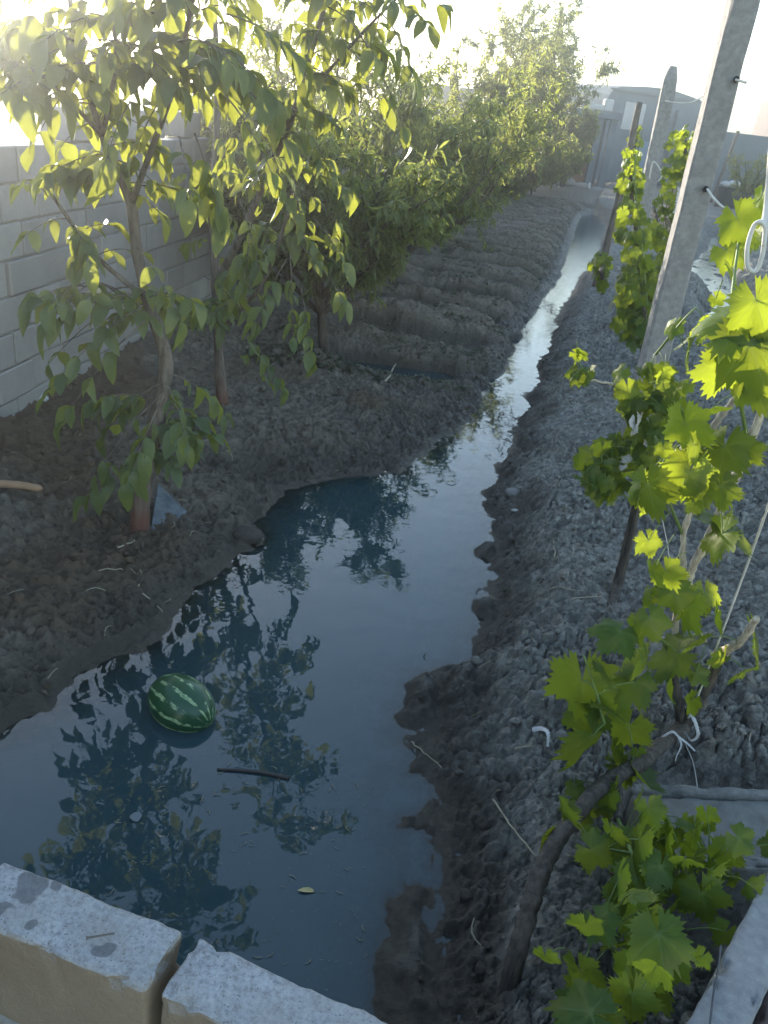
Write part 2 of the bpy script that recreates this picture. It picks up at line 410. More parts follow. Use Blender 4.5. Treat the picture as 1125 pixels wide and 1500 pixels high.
    g1, g2, gid = worley(x*3.6+.5*vnoise(x*5, y*5, 75), y*3.6+.5*vnoise(x*5, y*5, 76), 8)
    big = np.maximum(0, 1-(g1*1.5)**2)*(gid > .6)*.055+(sst(.01, .07, g2-g1)-1)*.03*pl
    clod = big+pl*((cr-1)*.060+(idc-.5)*.040+(dome-.6)*.016)+(1-pl)*((domeb-.6)*.026*(.3+1.4*idb)+(idb-.5)*.024)+(crb-1)*.015+crumb*.020
    patch = sst(-.35, .25, fbm(x*1.7, y*1.7, 3, 61))
    rough = fbm(x*14, y*14, 4, 51, .6)*.030+fbm(x*42, y*42, 2, 57, .7)*.018+(domeb-.6)*.012*(idb > .4)
    lump = np.maximum(0, 1-(f1*1.6)**2)*(idc > .55)*.035*(idc-.4)*2
    amt = sst(0.0, .12, d)
    rr = np.where(right, (clod*(.45+.55*patch)+rough*.6)*dry+(rough*1.3+lump*.9)*(1-dry), rough*1.1+lump*(.5+.5*patch)+clod*.25)
    h = h+(lf*sst(0, .4, d)+rr*amt*(1-.25*tr))*(.25+.75*fade)
    h = h+.006*fbm(x*20, y*20, 3, 77)*(1-amt)
    h = h-(h-.14)*sst(.86, .94, x)*sst(1.5, 1.6, y)*(1-sst(2.30, 2.36, y+.05*(x-1)+.02*fbm(x*9, y*9, 2, 78)))*(x < 3)
    wl = x-xw                                      # earth heaped against the wall foot
    h = h+.06*(1-sst(0, .8, wl))*(~right)
    h = h*(1-sst(30, 55, y)*.6)+.05*sst(30, 55, y)
    wet = 1-sst(.035, .17, h+fbm(x*5, y*5, 3, 81)*.06)
    wet = np.where(right, np.maximum(wet,   .72*(1-sst(.05, .26, dR+.25*fbm(x*3, y*3, 3, 83)))), wet)
    wet = np.maximum(wet, .6*sst(22, 30, y)); wet = np.maximum(wet, tr*(1-sst(.35, .95, rgp)))  # shade painted as wetness on far ground and furrow faces; troughs are wet
    brown = np.where(right, .0, .6+.4*sst(-.35, .15, fbm(x*.9+3, y*.9, 3, 87))*(1-sst(6.2, 7.2, y)))
    return h, np.clip(wet, 0, 1), np.clip(brown, 0, 1)

NR, NC = 1500, 1120
ys = np.concatenate([np.linspace(-4, .7, 40), np.geomspace(1.2, 30, NR-90)-.45, np.geomspace(31, 420, 50)])
NR = len(ys)
s_ = np.linspace(-1, 1, NC); u_ = s_*(.38+.62*s_*s_)
YY = np.repeat(ys[:, None], NC, 1); XX = u_[None]*(YY+6)*.95+.12*YY*(1-np.abs(u_[None]))
HH, WET_SHADE, BRN = terrain(XX, YY)
def H(x, y): return float(terrain(np.array([float(x)]), np.array([float(y)]))[0][0])
def Hv(x, y): return terrain(np.asarray(x, float), np.asarray(y, float))[0]
def slope_n(x, y, e=.04):
    return nrm(np.stack([-(Hv(x+e, y)-Hv(x-e, y))/(2*e), -(Hv(x, y+e)-Hv(x, y-e))/(2*e), np.ones(len(x))], 1))
idx = np.arange(NR*NC).reshape(NR, NC)
quads = np.stack([idx[:-1, :-1], idx[:-1, 1:], idx[1:, 1:], idx[1:, :-1]], -1).reshape(-1, 4)
g = MB(); g.add(np.stack([XX, YY, HH], -1).reshape(-1, 3), [quads], 0.0)
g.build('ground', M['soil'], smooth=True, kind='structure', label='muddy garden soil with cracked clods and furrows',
        attrs={'wet': WET_SHADE.ravel(), 'brown': BRN.ravel()})
# water: a level sheet wherever the ground dips below it (coarser grid)
st = 4
wi = np.arange(0, NR, st); wj = np.arange(0, NC, st)
wx = XX[np.ix_(wi, wj)]; wy = YY[np.ix_(wi, wj)]; wh = HH[np.ix_(wi, wj)]
near = wy < 30
id2 = np.arange(wx.size).reshape(wx.shape)
q2 = np.stack([id2[:-1, :-1], id2[:-1, 1:], id2[1:, 1:], id2[1:, :-1]], -1).reshape(-1, 4)
hf = wh.ravel(); keep = (hf[q2].min(1) < .03) & near.ravel()[q2].all(1) & (wy.ravel()[q2].min(1) > .2)
used = np.unique(q2[keep]); remap = np.full(wx.size, -1); remap[used] = np.arange(len(used))
wv = np.stack([wx.ravel(), wy.ravel(), np.zeros(wx.size)], 1)[used]
wm = MB(); wm.add(wv, [remap[q2[keep]]], 0.0)
wm.build('water', M['water'], smooth=True, kind='structure', label='still muddy irrigation water', attrs={'depth': np.maximum(0, -hf[used])})

# ------------------------------------------------------------------ loose soil, straw, litter (uncountable)
def ico():
    import bmesh
    b = bmesh.new(); bmesh.ops.create_icosphere(b, subdivisions=2, radius=1)
    v = np.array([q.co[:] for q in b.verts]); f = np.array([[p.index for p in t.verts] for t in b.faces]); b.free(); return v, f
IV, IF = ico()
def scatter(n, y0, y1, xr, cond, bias=1.5):
    y = y0+(y1-y0)*RNG.random(n)**bias; x = (RNG.random(n)*2-1)*xr*(y+2.2)*.55+.10*y
    h, wt, br = terrain(x, y)
    k = cond(x, y, h, wt); return x[k], y[k], h[k]
cl = MB()
templates = []
for k in range(6):
    v = IV*(1+.38*fbm(IV[:, :1]*1.7+k*9, IV[:, 1:2]*1.7+IV[:, 2:]*1.3, 3, 5+k)+.22*(hsh(np.floor(IV[:, :1]*40), np.floor(IV[:, 1:2]*40+IV[:, 2:]*17), k)-.5)); v = v*np.array([1, .8, .55])
    templates.append(v)
x, y, h = scatter(15000, 1.2, 9.5, 1.0, lambda x, y, h, w_: (h > .035) & (x > -2.3), 1.2)
sz = (.003+.016*RNG.random(len(x))**4)*(1+.5*RNG.random(len(x)))
for k in range(6):
    q = np.arange(len(x)) % 6 == k; n_ = q.sum()
    a = RNG.normal(size=(n_, 3)); bn = RNG.normal(size=(n_, 3))*.5+np.array([0, 0, 1])
    cl.inst(templates[k], [IF], np.stack([x[q], y[q], h[q]+sz[q]*.25], 1), frames(a, bn), sz[q])
h_, wt_, br_ = terrain(np.concatenate(cl.v)[:, 0], np.concatenate(cl.v)[:, 1])
cl.build('soil_clods', M['soil'], smooth=False, kind='stuff', label='small loose clods of dry soil', attrs={'wet': wt_, 'brown': br_})
# straw: short bent strips
def strip(L, wd, bend):
    t = np.linspace(0, 1, 5); c = np.stack([t-.5, bend*np.sin(t*math.pi), .06*np.sin(t*math.pi)], 1)
    n_ = np.array([0, wd, 0]); z = np.array([0, 0, wd*.7])
    v = np.concatenate([c-n_, c+z, c+n_]); k = 5; f = []
    for i in range(4):
        f += [[i, i+1, k+i+1, k+i], [k+i, k+i+1, 2*k+i+1, 2*k+i]]
    return v, np.array(f)
sw = MB()
x, y, h = scatter(2600, 1.2, 10, 1.0, lambda x, y, h, w_: (h > .03) & (x > -2.3) & ((x < 0) | (RNG.random(len(x)) < .45)), 1.2)
for k in range(4):
    q = np.arange(len(x)) % 4 == k; n_ = q.sum(); sv, sf = strip(1, .022, (k-1.5)*.13)
    a = RNG.normal(size=(n_, 3))*np.array([1, 1, .15]); nn_ = slope_n(x[q], y[q])+RNG.normal(size=(n_, 3))*.25
    sw.inst(sv, [sf], np.stack([x[q], y[q], h[q]+.008], 1), frames(np.cross(nn_, a), nn_), .012+.085*RNG.random(n_)**4)
sw.build('straw_litter', M['straw'], kind='stuff', label='scraps of dry straw and roots lying on the soil')

# ------------------------------------------------------------------ leaves
def litter():
    lb = MB(); x, y, h = scatter(5200, 1.2, 9, 1.0, lambda x, y, h, w_: (h > .02) & (x > -2.3) & ((x < .2) | (RNG.random(len(x)) < .12)), 1.1)
    for q in range(4):
        k = np.arange(len(x)) % 4 == q; n_ = k.sum(); a = RNG.normal(size=(n_, 3))*np.array([1, 1, .2]); nn_ = slope_n(x[k], y[k])+RNG.normal(size=(n_, 3))*.45
        lb.inst(WAL[q+1][0], [WAL[q+1][1]], np.stack([x[k], y[k], h[k]+.006], 1), frames(np.cross(nn_, a), nn_), .012+.032*RNG.random(n_)**2)
    lb.build('leaf_litter', m_leaf('dead_leaf', (.045, .032, .022), (.17, .125, .08), (.08, .05, .03), .15), kind='stuff', label='brown scraps of dead leaves on the soil')
    pb_ = MB(); n_ = 260; x = RNG.uniform(-.75, .12, n_); y = RNG.uniform(1.25, 2.3, n_); k = (Hv(x, y) < -.01) & (fbm(x*3, y*3, 2, 6) > -.1); x = x[k]; y = y[k]; n_ = len(x)
    a = RNG.normal(size=(n_, 3))*np.array([1, 1, .05]); z = np.tile(np.array([0, 0, 1.0]), (n_, 1)); sv, sf = strip(1, .06, .15)
    pb_.inst(sv, [sf], np.stack([x, y, np.full(n_, .003)], 1), frames(np.cross(z, a), z), .006+.022*RNG.random(n_)**2)
    pb_.build('floating_straw', m_plain('wet_straw', (.20, .18, .12), .6), kind='stuff', label='small straw scraps floating by the front wall')
def leaf_template(width, fold, droop, segs=5, shape='walnut'):
    t = np.linspace(0, 1, segs+1)
    if shape == 'walnut': wd = width*np.sin(np.clip(t, 0, 1)**.85*math.pi)**.75*.5
    else: wd = width*np.sin(t**.8*math.pi)**.8*.5
    wd[0] = .012; wd[-1] = .004
    z = -droop*t*t
    c = np.stack([0*t, t*(1-.25*droop), z], 1)
    wv_ = np.sin(t*9+droop*20)*.035*(wd > .02); wv2 = np.sin(t*8+droop*31+2)*.035*(wd > .02)
    l = c+np.stack([-wd, 0*t, fold*wd+wv_], 1); r = c+np.stack([wd*(1-.1*droop), 0*t, fold*wd+wv2], 1)
    v = np.concatenate([l, c, r]); k = segs+1; f = []
    for i in range(segs): f += [[i, k+i, k+i+1, i+1], [k+i, 2*k+i, 2*k+i+1, k+i+1]]
    return v, np.array(f)
WAL = [leaf_template(.50, .35, d, 7) for d in (.12, .3, .5, .75)]+[leaf_template(.42, .7, d, 7) for d in (.25, .55)]
PEA = [leaf_template(.23, .5, d, 4, 'p') for d in (.2, .5, .8)]
def grape_template(seed):
    r_ = np.random.default_rng(seed)
    th = np.radians(np.linspace(-168, 168, 61)); tips = np.radians([0, 58, -58, 115, -115]); ln = [.62, .56, .56, .44, .44]
    R = np.zeros(len(th))+.36
    for a, l in zip(tips, ln):
        dd = np.abs(th-a); R = np.maximum(R, l*(1-.50*(dd/np.radians(44))**1.2))
    R = np.maximum(R, .30-.12*(np.abs(th) > 2.6))
    tooth = np.where(np.arange(61) % 2 == 0, 1.11, .93); tooth[30] = 1.1
    R = R*tooth*(1+.05*r_.normal(size=61))
    ox = np.sin(th)*R; oy = np.cos(th)*R+.08
    cup = r_.uniform(-1.2, -.2); tw = r_.uniform(-.35, .35)
    def zz(x, y): 
        rr = x*x+y*y; a = np.arctan2(x, y)
        return cup*rr*.6+tw*x*y+.035*np.cos(a*6)*(.5+.5*np.cos(a*.7))*np.sqrt(rr)+.045*np.sin(7*x+seed)*np.sin(6*y+2*seed)
    v = [np.array([[0, .08, 0]])]
    for s in (.4, .72, 1.0):
        X = ox*s; Y = (oy-.08)*s+.08; v.append(np.stack([X, Y, zz(X, Y)], 1))
    v = np.concatenate(v); n_ = 61; f3 = [[0, 1+i+1, 1+i] for i in range(n_-1)]; f4 = []
    for k in range(2):
        a = 1+k*n_; b = a+n_
        f4 += [[a+i, a+i+1, b+i+1, b+i] for i in range(n_-1)]
    ve = np.zeros(len(v)); ve[0] = 1
    for q in range(3):
        for a in tips: ve[1+q*n_+int(np.abs(th-a).argmin())] = 1-.2*q
        for a in (.5, -.5, 1.5, -1.5): ve[1+q*n_+int(np.abs(th-a).argmin())] = .45*(q > 0)
    return v, [np.array(f3), np.array(f4)], ve
GRA = [grape_template(k) for k in range(8)]

litter()
def compound_leaves(mb, stem, starts, dirs, lens, lsz=.12, hang=.6):
    """walnut leaves: a rachis with paired leaflets and a terminal one"""
    for s, d, L in zip(starts, dirs, lens):
        d = nrm(np.asarray(d, float)); t = np.linspace(0, 1, 7)[:, None]
        pts = s+d*L*t+np.array([0, 0, -1])*L*.33*t*t
        stem.tube(pts, np.linspace(.0035, .0015, 7), 5, cap=False)
        npair = RNG.integers(2, 5); fr_ = np.linspace(.38, .88, npair)
        pos = []; tip = []; nor = []; sz = []
        side = nrm(np.cross(d, [0, 0, 1]))
        for f_ in fr_:
            p = np.array([np.interp(f_, t[:, 0], pts[:, k]) for k in range(3)])
            for sg in (-1, 1):
                pos.append(p); tip.append(side*sg*.75+d*.55+np.array([0, 0, -hang])+RNG.normal(size=3)*.22)
                nor.append(np.array([0, 0, 1])+d*.4+side*sg*.5+RNG.normal(size=3)*.35); sz.append(lsz*(.7+.35*f_)*(1+.2*RNG.normal()))
        pos.append(pts[-1]); tip.append(d*.7+np.array([0, 0, -hang-.15])+RNG.normal(size=3)*.15); nor.append(np.array([0, 0, 1])+d*.6+RNG.normal(size=3)*.3); sz.append(lsz*1.2)
        pos = np.array(pos); tip = np.array(tip); nor = np.array(nor); sz = np.clip(np.array(sz)*RNG.uniform(.75, 1.1), .03, .2)
        k = RNG.integers(0, 6, len(pos))
        for q in range(6):
            mm = k == q
            mb.inst(WAL[q][0], [WAL[q][1]], pos[mm], frames(tip[mm], nor[mm]), sz[mm])

def limb(p, d, L, n, wob, trop):
    pts = [np.array(p, float)]; d = nrm(np.array(d, float))
    for i in range(n):
        d = nrm(d+RNG.normal(size=3)*wob+np.array([0, 0, trop])); pts.append(pts[-1]+d*L/n)
    return np.array(pts)

# ------------------------------------------------------------------ block wall on the left
bw = MB(); ang = math.atan(.10); bl, bh, bt = .40, .20, .20
wd_ = np.array([math.sin(ang), math.cos(ang), 0]); wn = np.array([math.cos(ang), -math.sin(ang), 0])
W0 = np.array([-2.45, 4.5, 0])
def wall_pt(s, off, z): return W0+wd_*s+wn*off+np.array([0, 0, z])
for r_ in range(10):
    for k in range(-22, 110):
        s = (k+.5*(r_ % 2))*.41
        if s > 44 or s < -9: continue
        if r_ == 9 and RNG.random() < .12: continue
        c = wall_pt(s+RNG.normal()*.004, -.10+RNG.normal()*.005, -.12+.1+r_*.212)
        bw.box(c, (bt, bl-.002, bh), -ang+RNG.normal()*.006, bev=.008, mi=0)
mlen = 53
bw.box(wall_pt(17.5, -.105, .82), (.17, mlen-.4, 1.84), -ang, mi=1, r=.5)
for k in range(-20, 2):   # footing course that stands proud of the wall
    bw.box(wall_pt(.30+k*.41, -.035, .06), (.25, .39, .20), -ang+RNG.normal()*.01, bev=.012)
bw.build('block_wall', [M['block'], M['mortar']], label='long boundary wall of grey concrete blocks behind the trees', cat='wall')

# ------------------------------------------------------------------ low block wall in front of the viewer
def m_front(stains=()):
    mm = mat('front_block')[0]; n = mm.node_tree; b = n.nodes['Principled BSDF']; c = coords(n)
    geo = N(n, 'NewGeometry'); sx = N(n, 'SeparateXYZ'); n.links.new(geo.outputs['True Normal'], sx.inputs[0])
    n1 = noise(n, c, 8, 6, .65); n2 = noise(n, c, 90, 5, .7); n4 = noise(n, c, 260, 3, .7)
    top = ramp(n, n2, [(.3, (.17, .17, .175)), (.52, (.34, .34, .35)), (.8, (.48, .48, .48))])
    edge = N(n, 'SeparateXYZ'); n.links.new(c, edge.inputs[0])
    side = ramp(n, noise(n, c, 5, 6, .6), [(.3, (.23, .175, .125)), (.7, (.30, .24, .175))])
    # dark splashes of water and moss on the top
    vo = N(n, 'TexVoronoi', i_Scale=7.5); 
    mp = N(n, 'Mapping'); n.links.new(c, mp.inputs[0]); 
    add = N(n, 'VectorMath', operation='ADD'); nz = N(n, 'TexNoise', i_Scale=14.0); n.links.new(c, nz.inputs['Vector'])
    sc2 = N(n, 'VectorMath', operation='SCALE'); n.links.new(nz.outputs['Color'], sc2.inputs[0]); sc2.inputs['Scale'].default_value = .09
    n.links.new(mp.outputs[0], add.inputs[0]); n.links.new(sc2.outputs[0], add.inputs[1]); n.links.new(add.outputs[0], vo.inputs['Vector'])
    spot = ramp(n, vo.outputs['Distance'], [(.20, (1, 1, 1)), (.27, (0, 0, 0))])
    lft = ramp(n, edge.outputs['X'], [(.0, (1, 1, 1)), (.001, (1, 1, 1))])
    sm0 = None
    for (lx, ly, rr) in stains:
        dv = N(n, 'VectorMath', operation='DISTANCE'); n.links.new(add.outputs[0], dv.inputs[0]); dv.inputs[1].default_value = (lx+.045, ly+.045, .15+.045)
        q_ = ramp(n, math_(n, 'DIVIDE', dv.outputs['Value'], rr), [(.85, (1, 1, 1)), (1.0, (0, 0, 0))]); sm0 = q_ if sm0 is None else math_(n, 'MAXIMUM', sm0, q_)
    sm = sm0 if sm0 is not None else math_(n, 'MULTIPLY', spot, ramp(n, n1, [(.5, (0, 0, 0)), (.58, (1, 1, 1))]))
    big = noise(n, c, 4.5, 5, .65)
    top = mixc(n, ramp(n, big, [(.38, (0, 0, 0)), (.66, (.75, .75, .75))]), top, mixc(n, n4, (.20, .185, .165), (.33, .31, .28)))
    pv_ = N(n, 'TexVoronoi', i_Scale=120.0); n.links.new(c, pv_.inputs['Vector'])
    pore = math_(n, 'MULTIPLY', ramp(n, pv_.outputs['Distance'], [(.12, (1, 1, 1)), (.26, (0, 0, 0))]), ramp(n, noise(n, c, 35, 2), [(.45, (0, 0, 0)), (.55, (1, 1, 1))]))
    top = mixc(n, math_(n, 'MULTIPLY', pore, .8), top, (.07, .068, .066))
    side = mixc(n, math_(n, 'MULTIPLY', n2, .5), side, (.15, .115, .085))
    top = mixc(n, math_(n, 'MULTIPLY', sm, .7), top, (.10, .10, .105))
    up = ramp(n, sx.outputs['Z'], [(.45, (0, 0, 0)), (.75, (1, 1, 1))])
    col = mixc(n, up, side, top)
    n.links.new(col, b.inputs['Base Color']); b.inputs['Roughness'].default_value = .92; b.inputs['Specular IOR Level'].default_value = .2
    hh = math_(n, 'ADD', math_(n, 'MULTIPLY', n2, 1.0), math_(n, 'MULTIPLY', n4, .5))
    bump(n, hh, .9, .005, b); return mm
def rough_block(c, d, rot, name, parent, mats, seed, bev=.014, amp=.004):
    import bmesh
    b = bmesh.new(); bmesh.ops.create_cube(b, size=1)
    for v in b.verts: v.co = Vector((v.co.x*d[0], v.co.y*d[1], v.co.z*d[2]))
    bmesh.ops.bevel(b, geom=b.edges[:], offset=bev, segments=3, affect='EDGES', profile=.6)
    for cut_axis, nn_ in ((0, int(d[0]/.012)), (1, int(d[1]/.012)), (2, max(2, int(d[2]/.03)))):
        for i in range(1, nn_):
            co = [0, 0, 0]; co[cut_axis] = -d[cut_axis]/2+d[cut_axis]*i/nn_; no = [0, 0, 0]; no[cut_axis] = 1
            bmesh.ops.bisect_plane(b, geom=b.verts[:]+b.edges[:]+b.faces[:], plane_co=co, plane_no=no)
    b.normal_update()
    co = np.array([v.co[:] for v in b.verts]); no = np.array([v.normal[:] for v in b.verts])
    dn = fbm(co[:, 0]*38+seed*7, co[:, 1]*38+co[:, 2]*31, 4, seed)*amp+fbm(co[:, 0]*9+seed, co[:, 1]*9+co[:, 2]*7, 3, seed+4)*amp*1.6
    edge = ((np.abs(co[:, 0]) > d[0]/2-bev*1.2).astype(int)+(np.abs(co[:, 1]) > d[1]/2-bev*1.2)+(np.abs(co[:, 2]) > d[2]/2-bev*1.2)) >= 2
    chip = sst(.15, .5, fbm(co[:, 0]*14+3, co[:, 1]*14+co[:, 2]*14, 3, seed+9))*edge*.010
    co = co+no*(dn-chip)[:, None]
    for v, q in zip(b.verts, co): v.co = q
    me = bpy.data.meshes.new(name); b.to_mesh(me); b.free(); me.materials.append(mats)
    for p in me.polygons: p.use_smooth = True
    o = bpy.data.objects.new(name, me); COL.objects.link(o); o.rotation_euler = (0, 0, rot)
    o.location = tuple(np.asarray(c)-(np.array(parent.location) if parent else 0)); o.parent = parent
    return o
ZT = .66
fa, fb, fc, fd = G(0, 1245, ZT), G(268, 1365, ZT), G(287, 1374, ZT), G(620, 1500, ZT)
ne, nf = G(0, 1345, ZT), G(240, 1475, ZT)
dirw = nrm((fd-fa)); rotw = math.atan2(dirw[1], dirw[0]); nw = np.array([-dirw[1], dirw[0], 0])
wid = float(np.dot((fa+fb)/2-(ne+nf)/2, nw)); 
lw = thing('low_block_wall', ((fa+fd)/2)*np.array([1, 1, 0]), 'low garden wall of pale concrete blocks at the water edge, nearest the viewer', 'wall')
for k, (p, sgn) in enumerate(((fb, -1), (fc, 1))):
    L = .44 if k == 0 else .62
    c = p+dirw*sgn*L/2-nw*wid/2+np.array([0, 0, -.15])
    stl = []
    for (px, py, rr) in ((45, 1300, .034), (8, 1328, .026), (50, 1352, .018), (150, 1395, .022), (88, 1292, .020)):
        dq = G(px, py, ZT)-c; stl.append((float(dq[0]*math.cos(rotw)+dq[1]*math.sin(rotw)), float(-dq[0]*math.sin(rotw)+dq[1]*math.cos(rotw)), rr))
    q = rough_block(c, (L, wid, .30), rotw+(.012 if k == 0 else -.02), 'block', lw, m_front(stl if k == 0 else ()), 3+k)
    q['label'] = 'pale block with dark water stains and a nail on top' if k == 0 else 'pale grainy block with a clean top'
base = MB(); cc = (fb+fc)/2-nw*wid/2
base.box(cc+dirw*.12+np.array([0, 0, -.31-.20]), (1.5, wid-.02, .38), rotw, bev=.01); base.build('base_course', M['mortar'], lw)
nl = MB(); a_ = G(126, 1374, ZT+.006); b_ = G(168, 1367, ZT+.006); nl.tube([a_, a_*.9+b_*.1, b_], [.0045, .0022, .0018], 8)
nl.build('nail', m_plain('rusty_iron', (.10, .085, .075), .6), label='short rusty nail lying on the stained wall block', cat='nail')

# ------------------------------------------------------------------ right: coping and slab
ZC = .62
g0, h0 = G(1125, 1285, ZC), G(1010, 1500, ZC)
dr = nrm(g0-h0); rotr = math.atan2(dr[1], dr[0]); nr_ = np.array([dr[1], -dr[0], 0])
pw = .10
cw = thing('concrete_wall', (g0+h0)/2*np.array([1, 1, 0]), 'light concrete wall end with a pinkish rough render, beside the grape vine', 'wall')
c = (g0+h0)/2+dr*.05+nr_*.045
rough_block(c+np.array([0, 0, -.33]), (1.1, .10, .66), rotr, 'coping', cw, m_concrete('pale_plaster', (.28, .282, .29), (.46, .46, .465), 40, 1.6), 21, .012, .0022)
rough_block(c+nr_*.172+np.array([0, 0, -.345]), (1.1, .25, .64), rotr, 'rough_render', cw, m_concrete('pink_render', (.26, .185, .16), (.40, .30, .265), 60, 1.6), 23, .03, .010)
wr = MB(); wp = [P(1040, 1500, h0[1]+.02), P(1052, 1430, .0+h0[1]+.10), P(1058, 1395, h0[1]+.15)]
wp = [G(1040, 1500, ZC+.006), G(1046, 1450, ZC+.006), G(1052, 1420, ZC+.006), G(1056, 1385, ZC+.0)]
wr.tube(smooth_pts(wp), .0022, 6); wr.build('wire', m_plain('dark_wire', (.06, .06, .065), .5), label='thin dark wire lying along the pale wall top', cat='wire')
zs = .27
s0, s1, s2 = G(925, 1163, zs), G(1125, 1172, zs), G(1125, 1262, zs)
sdv = nrm(s1-s0); rots = math.atan2(sdv[1], sdv[0]); sn = np.array([-sdv[1], sdv[0], 0]); wds = float(np.dot(s1-s2, sn))
cs = thing('concrete_slab', ((s0+s1)/2)*np.array([1, 1, 0]), 'smooth grey concrete slab let into the soil behind the grape vine', 'slab')
c = s0+sdv*.55-sn*wds/2
rough_block(c+np.array([0, 0, -.15]), (1.1, wds, .30), rots, 'slab', cs, M['slab'], 31, .008, .001)
rough_block(c+sn*(wds/2+.02)+np.array([0, 0, -.14]), (1.1, .04, .31), rots, 'rim', cs, m_concrete('rim_concrete', (.22, .22, .21), (.38, .38, .37), 60, 1.8), 33, .012, .005)
rough_block(c-sn*(wds/2+.025)+np.array([0, 0, -.13]), (1.1, .05, .31), rots, 'rim', cs, m_concrete('rim_concrete_pale', (.27, .27, .265), (.44, .44, .43), 60, 1.8), 34, .012, .005)

# ------------------------------------------------------------------ watermelon
def m_melon():
    mm, n, b, o = mat('melon_rind'); c = coords(n)
    sx = N(n, 'SeparateXYZ'); n.links.new(c, sx.inputs[0])
    nz = noise(n, c, 22, 5, .6); n3 = noise(n, c, 55, 4, .7)
    a = math_(n, 'ARCTAN2', sx.outputs['Y'], sx.outputs['Z'])
    a2 = math_(n, 'ADD', math_(n, 'MULTIPLY', a, 13.0), math_(n, 'MULTIPLY', math_(n, 'SUBTRACT', nz, .5), 3.4))
    s = math_(n, 'SINE', a2)
    st_ = ramp(n, s, [(.55, (0, 0, 0)), (.72, (1, 1, 1))])
    br = ramp(n, noise(n, c, 26, 3), [(.43, (0, 0, 0)), (.50, (1, 1, 1))])
    f_ = math_(n, 'MULTIPLY', math_(n, 'MULTIPLY', st_, br), ramp(n, n3, [(.35, (.3, .3, .3)), (.6, (1, 1, 1))]))
    dk = mixc(n, nz, (.009, .045, .017), (.024, .090, .036))
    n.links.new(mixc(n, f_, dk, (.34, .44, .22)), b.inputs['Base Color'])
    b.inputs['Roughness'].default_value = .30; b.inputs['Specular IOR Level'].default_value = .5
    bump(n, n3, .08, .003, b); return mm
b_ = MB(); th = np.linspace(0, math.pi, 41); ph = np.linspace(0, 2*math.pi, 65)[:-1]
V = []; 
for t in th: V += [[.148*math.cos(t), .110*math.sin(t)*math.cos(p), .110*math.sin(t)*math.sin(p)] for p in ph]
V = np.array(V); V = V*(1+.012*fbm(V[:, :1]*9, V[:, 1:2]*9+V[:, 2:]*5, 2, 3)); i0 = np.arange(40)[:, None]*64; j = np.arange(64)[None]
b_.add(V, [np.stack([i0+j, i0+(j+1) % 64, i0+64+(j+1) % 64, i0+64+j], -1).reshape(-1, 4)])
mc = G(266, 1032, .035)
wm_ = b_.build('watermelon', m_melon(), smooth=True, label='dark green striped watermelon floating in the muddy water', cat='watermelon')
wm_.location = tuple(mc); wm_.rotation_euler = (.5, rad(8), rad(-28))
stem = MB(); stem.tube([(-.137, 0, 0), (-.146, .002, .004), (-.150, .004, .012)], [.006, .004, .003], 7); so = stem.build('stem', M['straw']); so.parent = wm_

# ------------------------------------------------------------------ walnut trees
def skel(pts): return smooth_pts([P(*p) for p in pts], 5)
up3 = np.array([0, 0, 1.0])
def walnut(label, base, skels, anchors, extra, seed, lsz):
    global RNG; RNG = np.random.default_rng(seed)
    t = thing('walnut_tree', base, label, 'tree', 'young walnut trees along the wall')
    tr = MB(); cr = MB()
    for pts, r0, r1 in skels:
        q = skel(pts) if not isinstance(pts, np.ndarray) else pts
        tr.tube(q, np.linspace(r0, r1, len(q))*(1+.06*RNG.normal(size=len(q))), 14, lump=.07)
    S = []; D = []; L = []
    for (x0, y0, x1, y1, Y) in anchors:
        a = P(x0, y0, Y); b2 = P(x1, y1, Y+RNG.uniform(-.25, .15)); S.append(a); D.append(b2-a); L.append(np.linalg.norm(b2-a)*1.15+.03)
    for (q, n_, lo, hi) in extra:       # more leaves along a limb
        for _ in range(n_):
            f_ = RNG.uniform(lo, hi); i = int(f_*(len(q)-1)); az = RNG.uniform(0, 2*math.pi)
            S.append(q[i]); D.append(np.array([math.cos(az), math.sin(az), RNG.uniform(-.2, .7)])); L.append(RNG.uniform(.2, .36))
    compound_leaves(cr, tr, S, D, L, lsz)
    tr.build('trunk', M['bark'], t, smooth=True); cr.build('crown', M['walnut_leaf'], t, smooth=True)
    return t
Y1 = 3.7
T1 = [[(203, 790, Y1), (212, 700, Y1), (228, 622, Y1), (243, 540, Y1), (238, 505, 3.72), (215, 435, 3.75), (200, 365, 3.75), (192, 300, 3.75), (172, 250, 3.75), (150, 200, 3.75), (110, 60, 3.8), (95, -120, 3.8)], .045, .008]
T1b = [[(205, 430, 3.75), (140, 375, 3.68), (100, 320, 3.62), (60, 262, 3.6)], .013, .006]
T1c = [[(192, 300, 3.75), (250, 140, 3.6), (268, 70, 3.5), (290, -40, 3.4)], .014, .007]
T1d = [[(150, 200, 3.75), (170, 60, 3.5), (120, -100, 3.3)], .012, .006]
T1e = [[(222, 470, 3.72), (150, 415, 3.62), (110, 420, 3.6)], .006, .003]
T1f = [[(150, 200, 3.75), (60, 110, 3.55), (-60, 60, 3.4)], .010, .005]
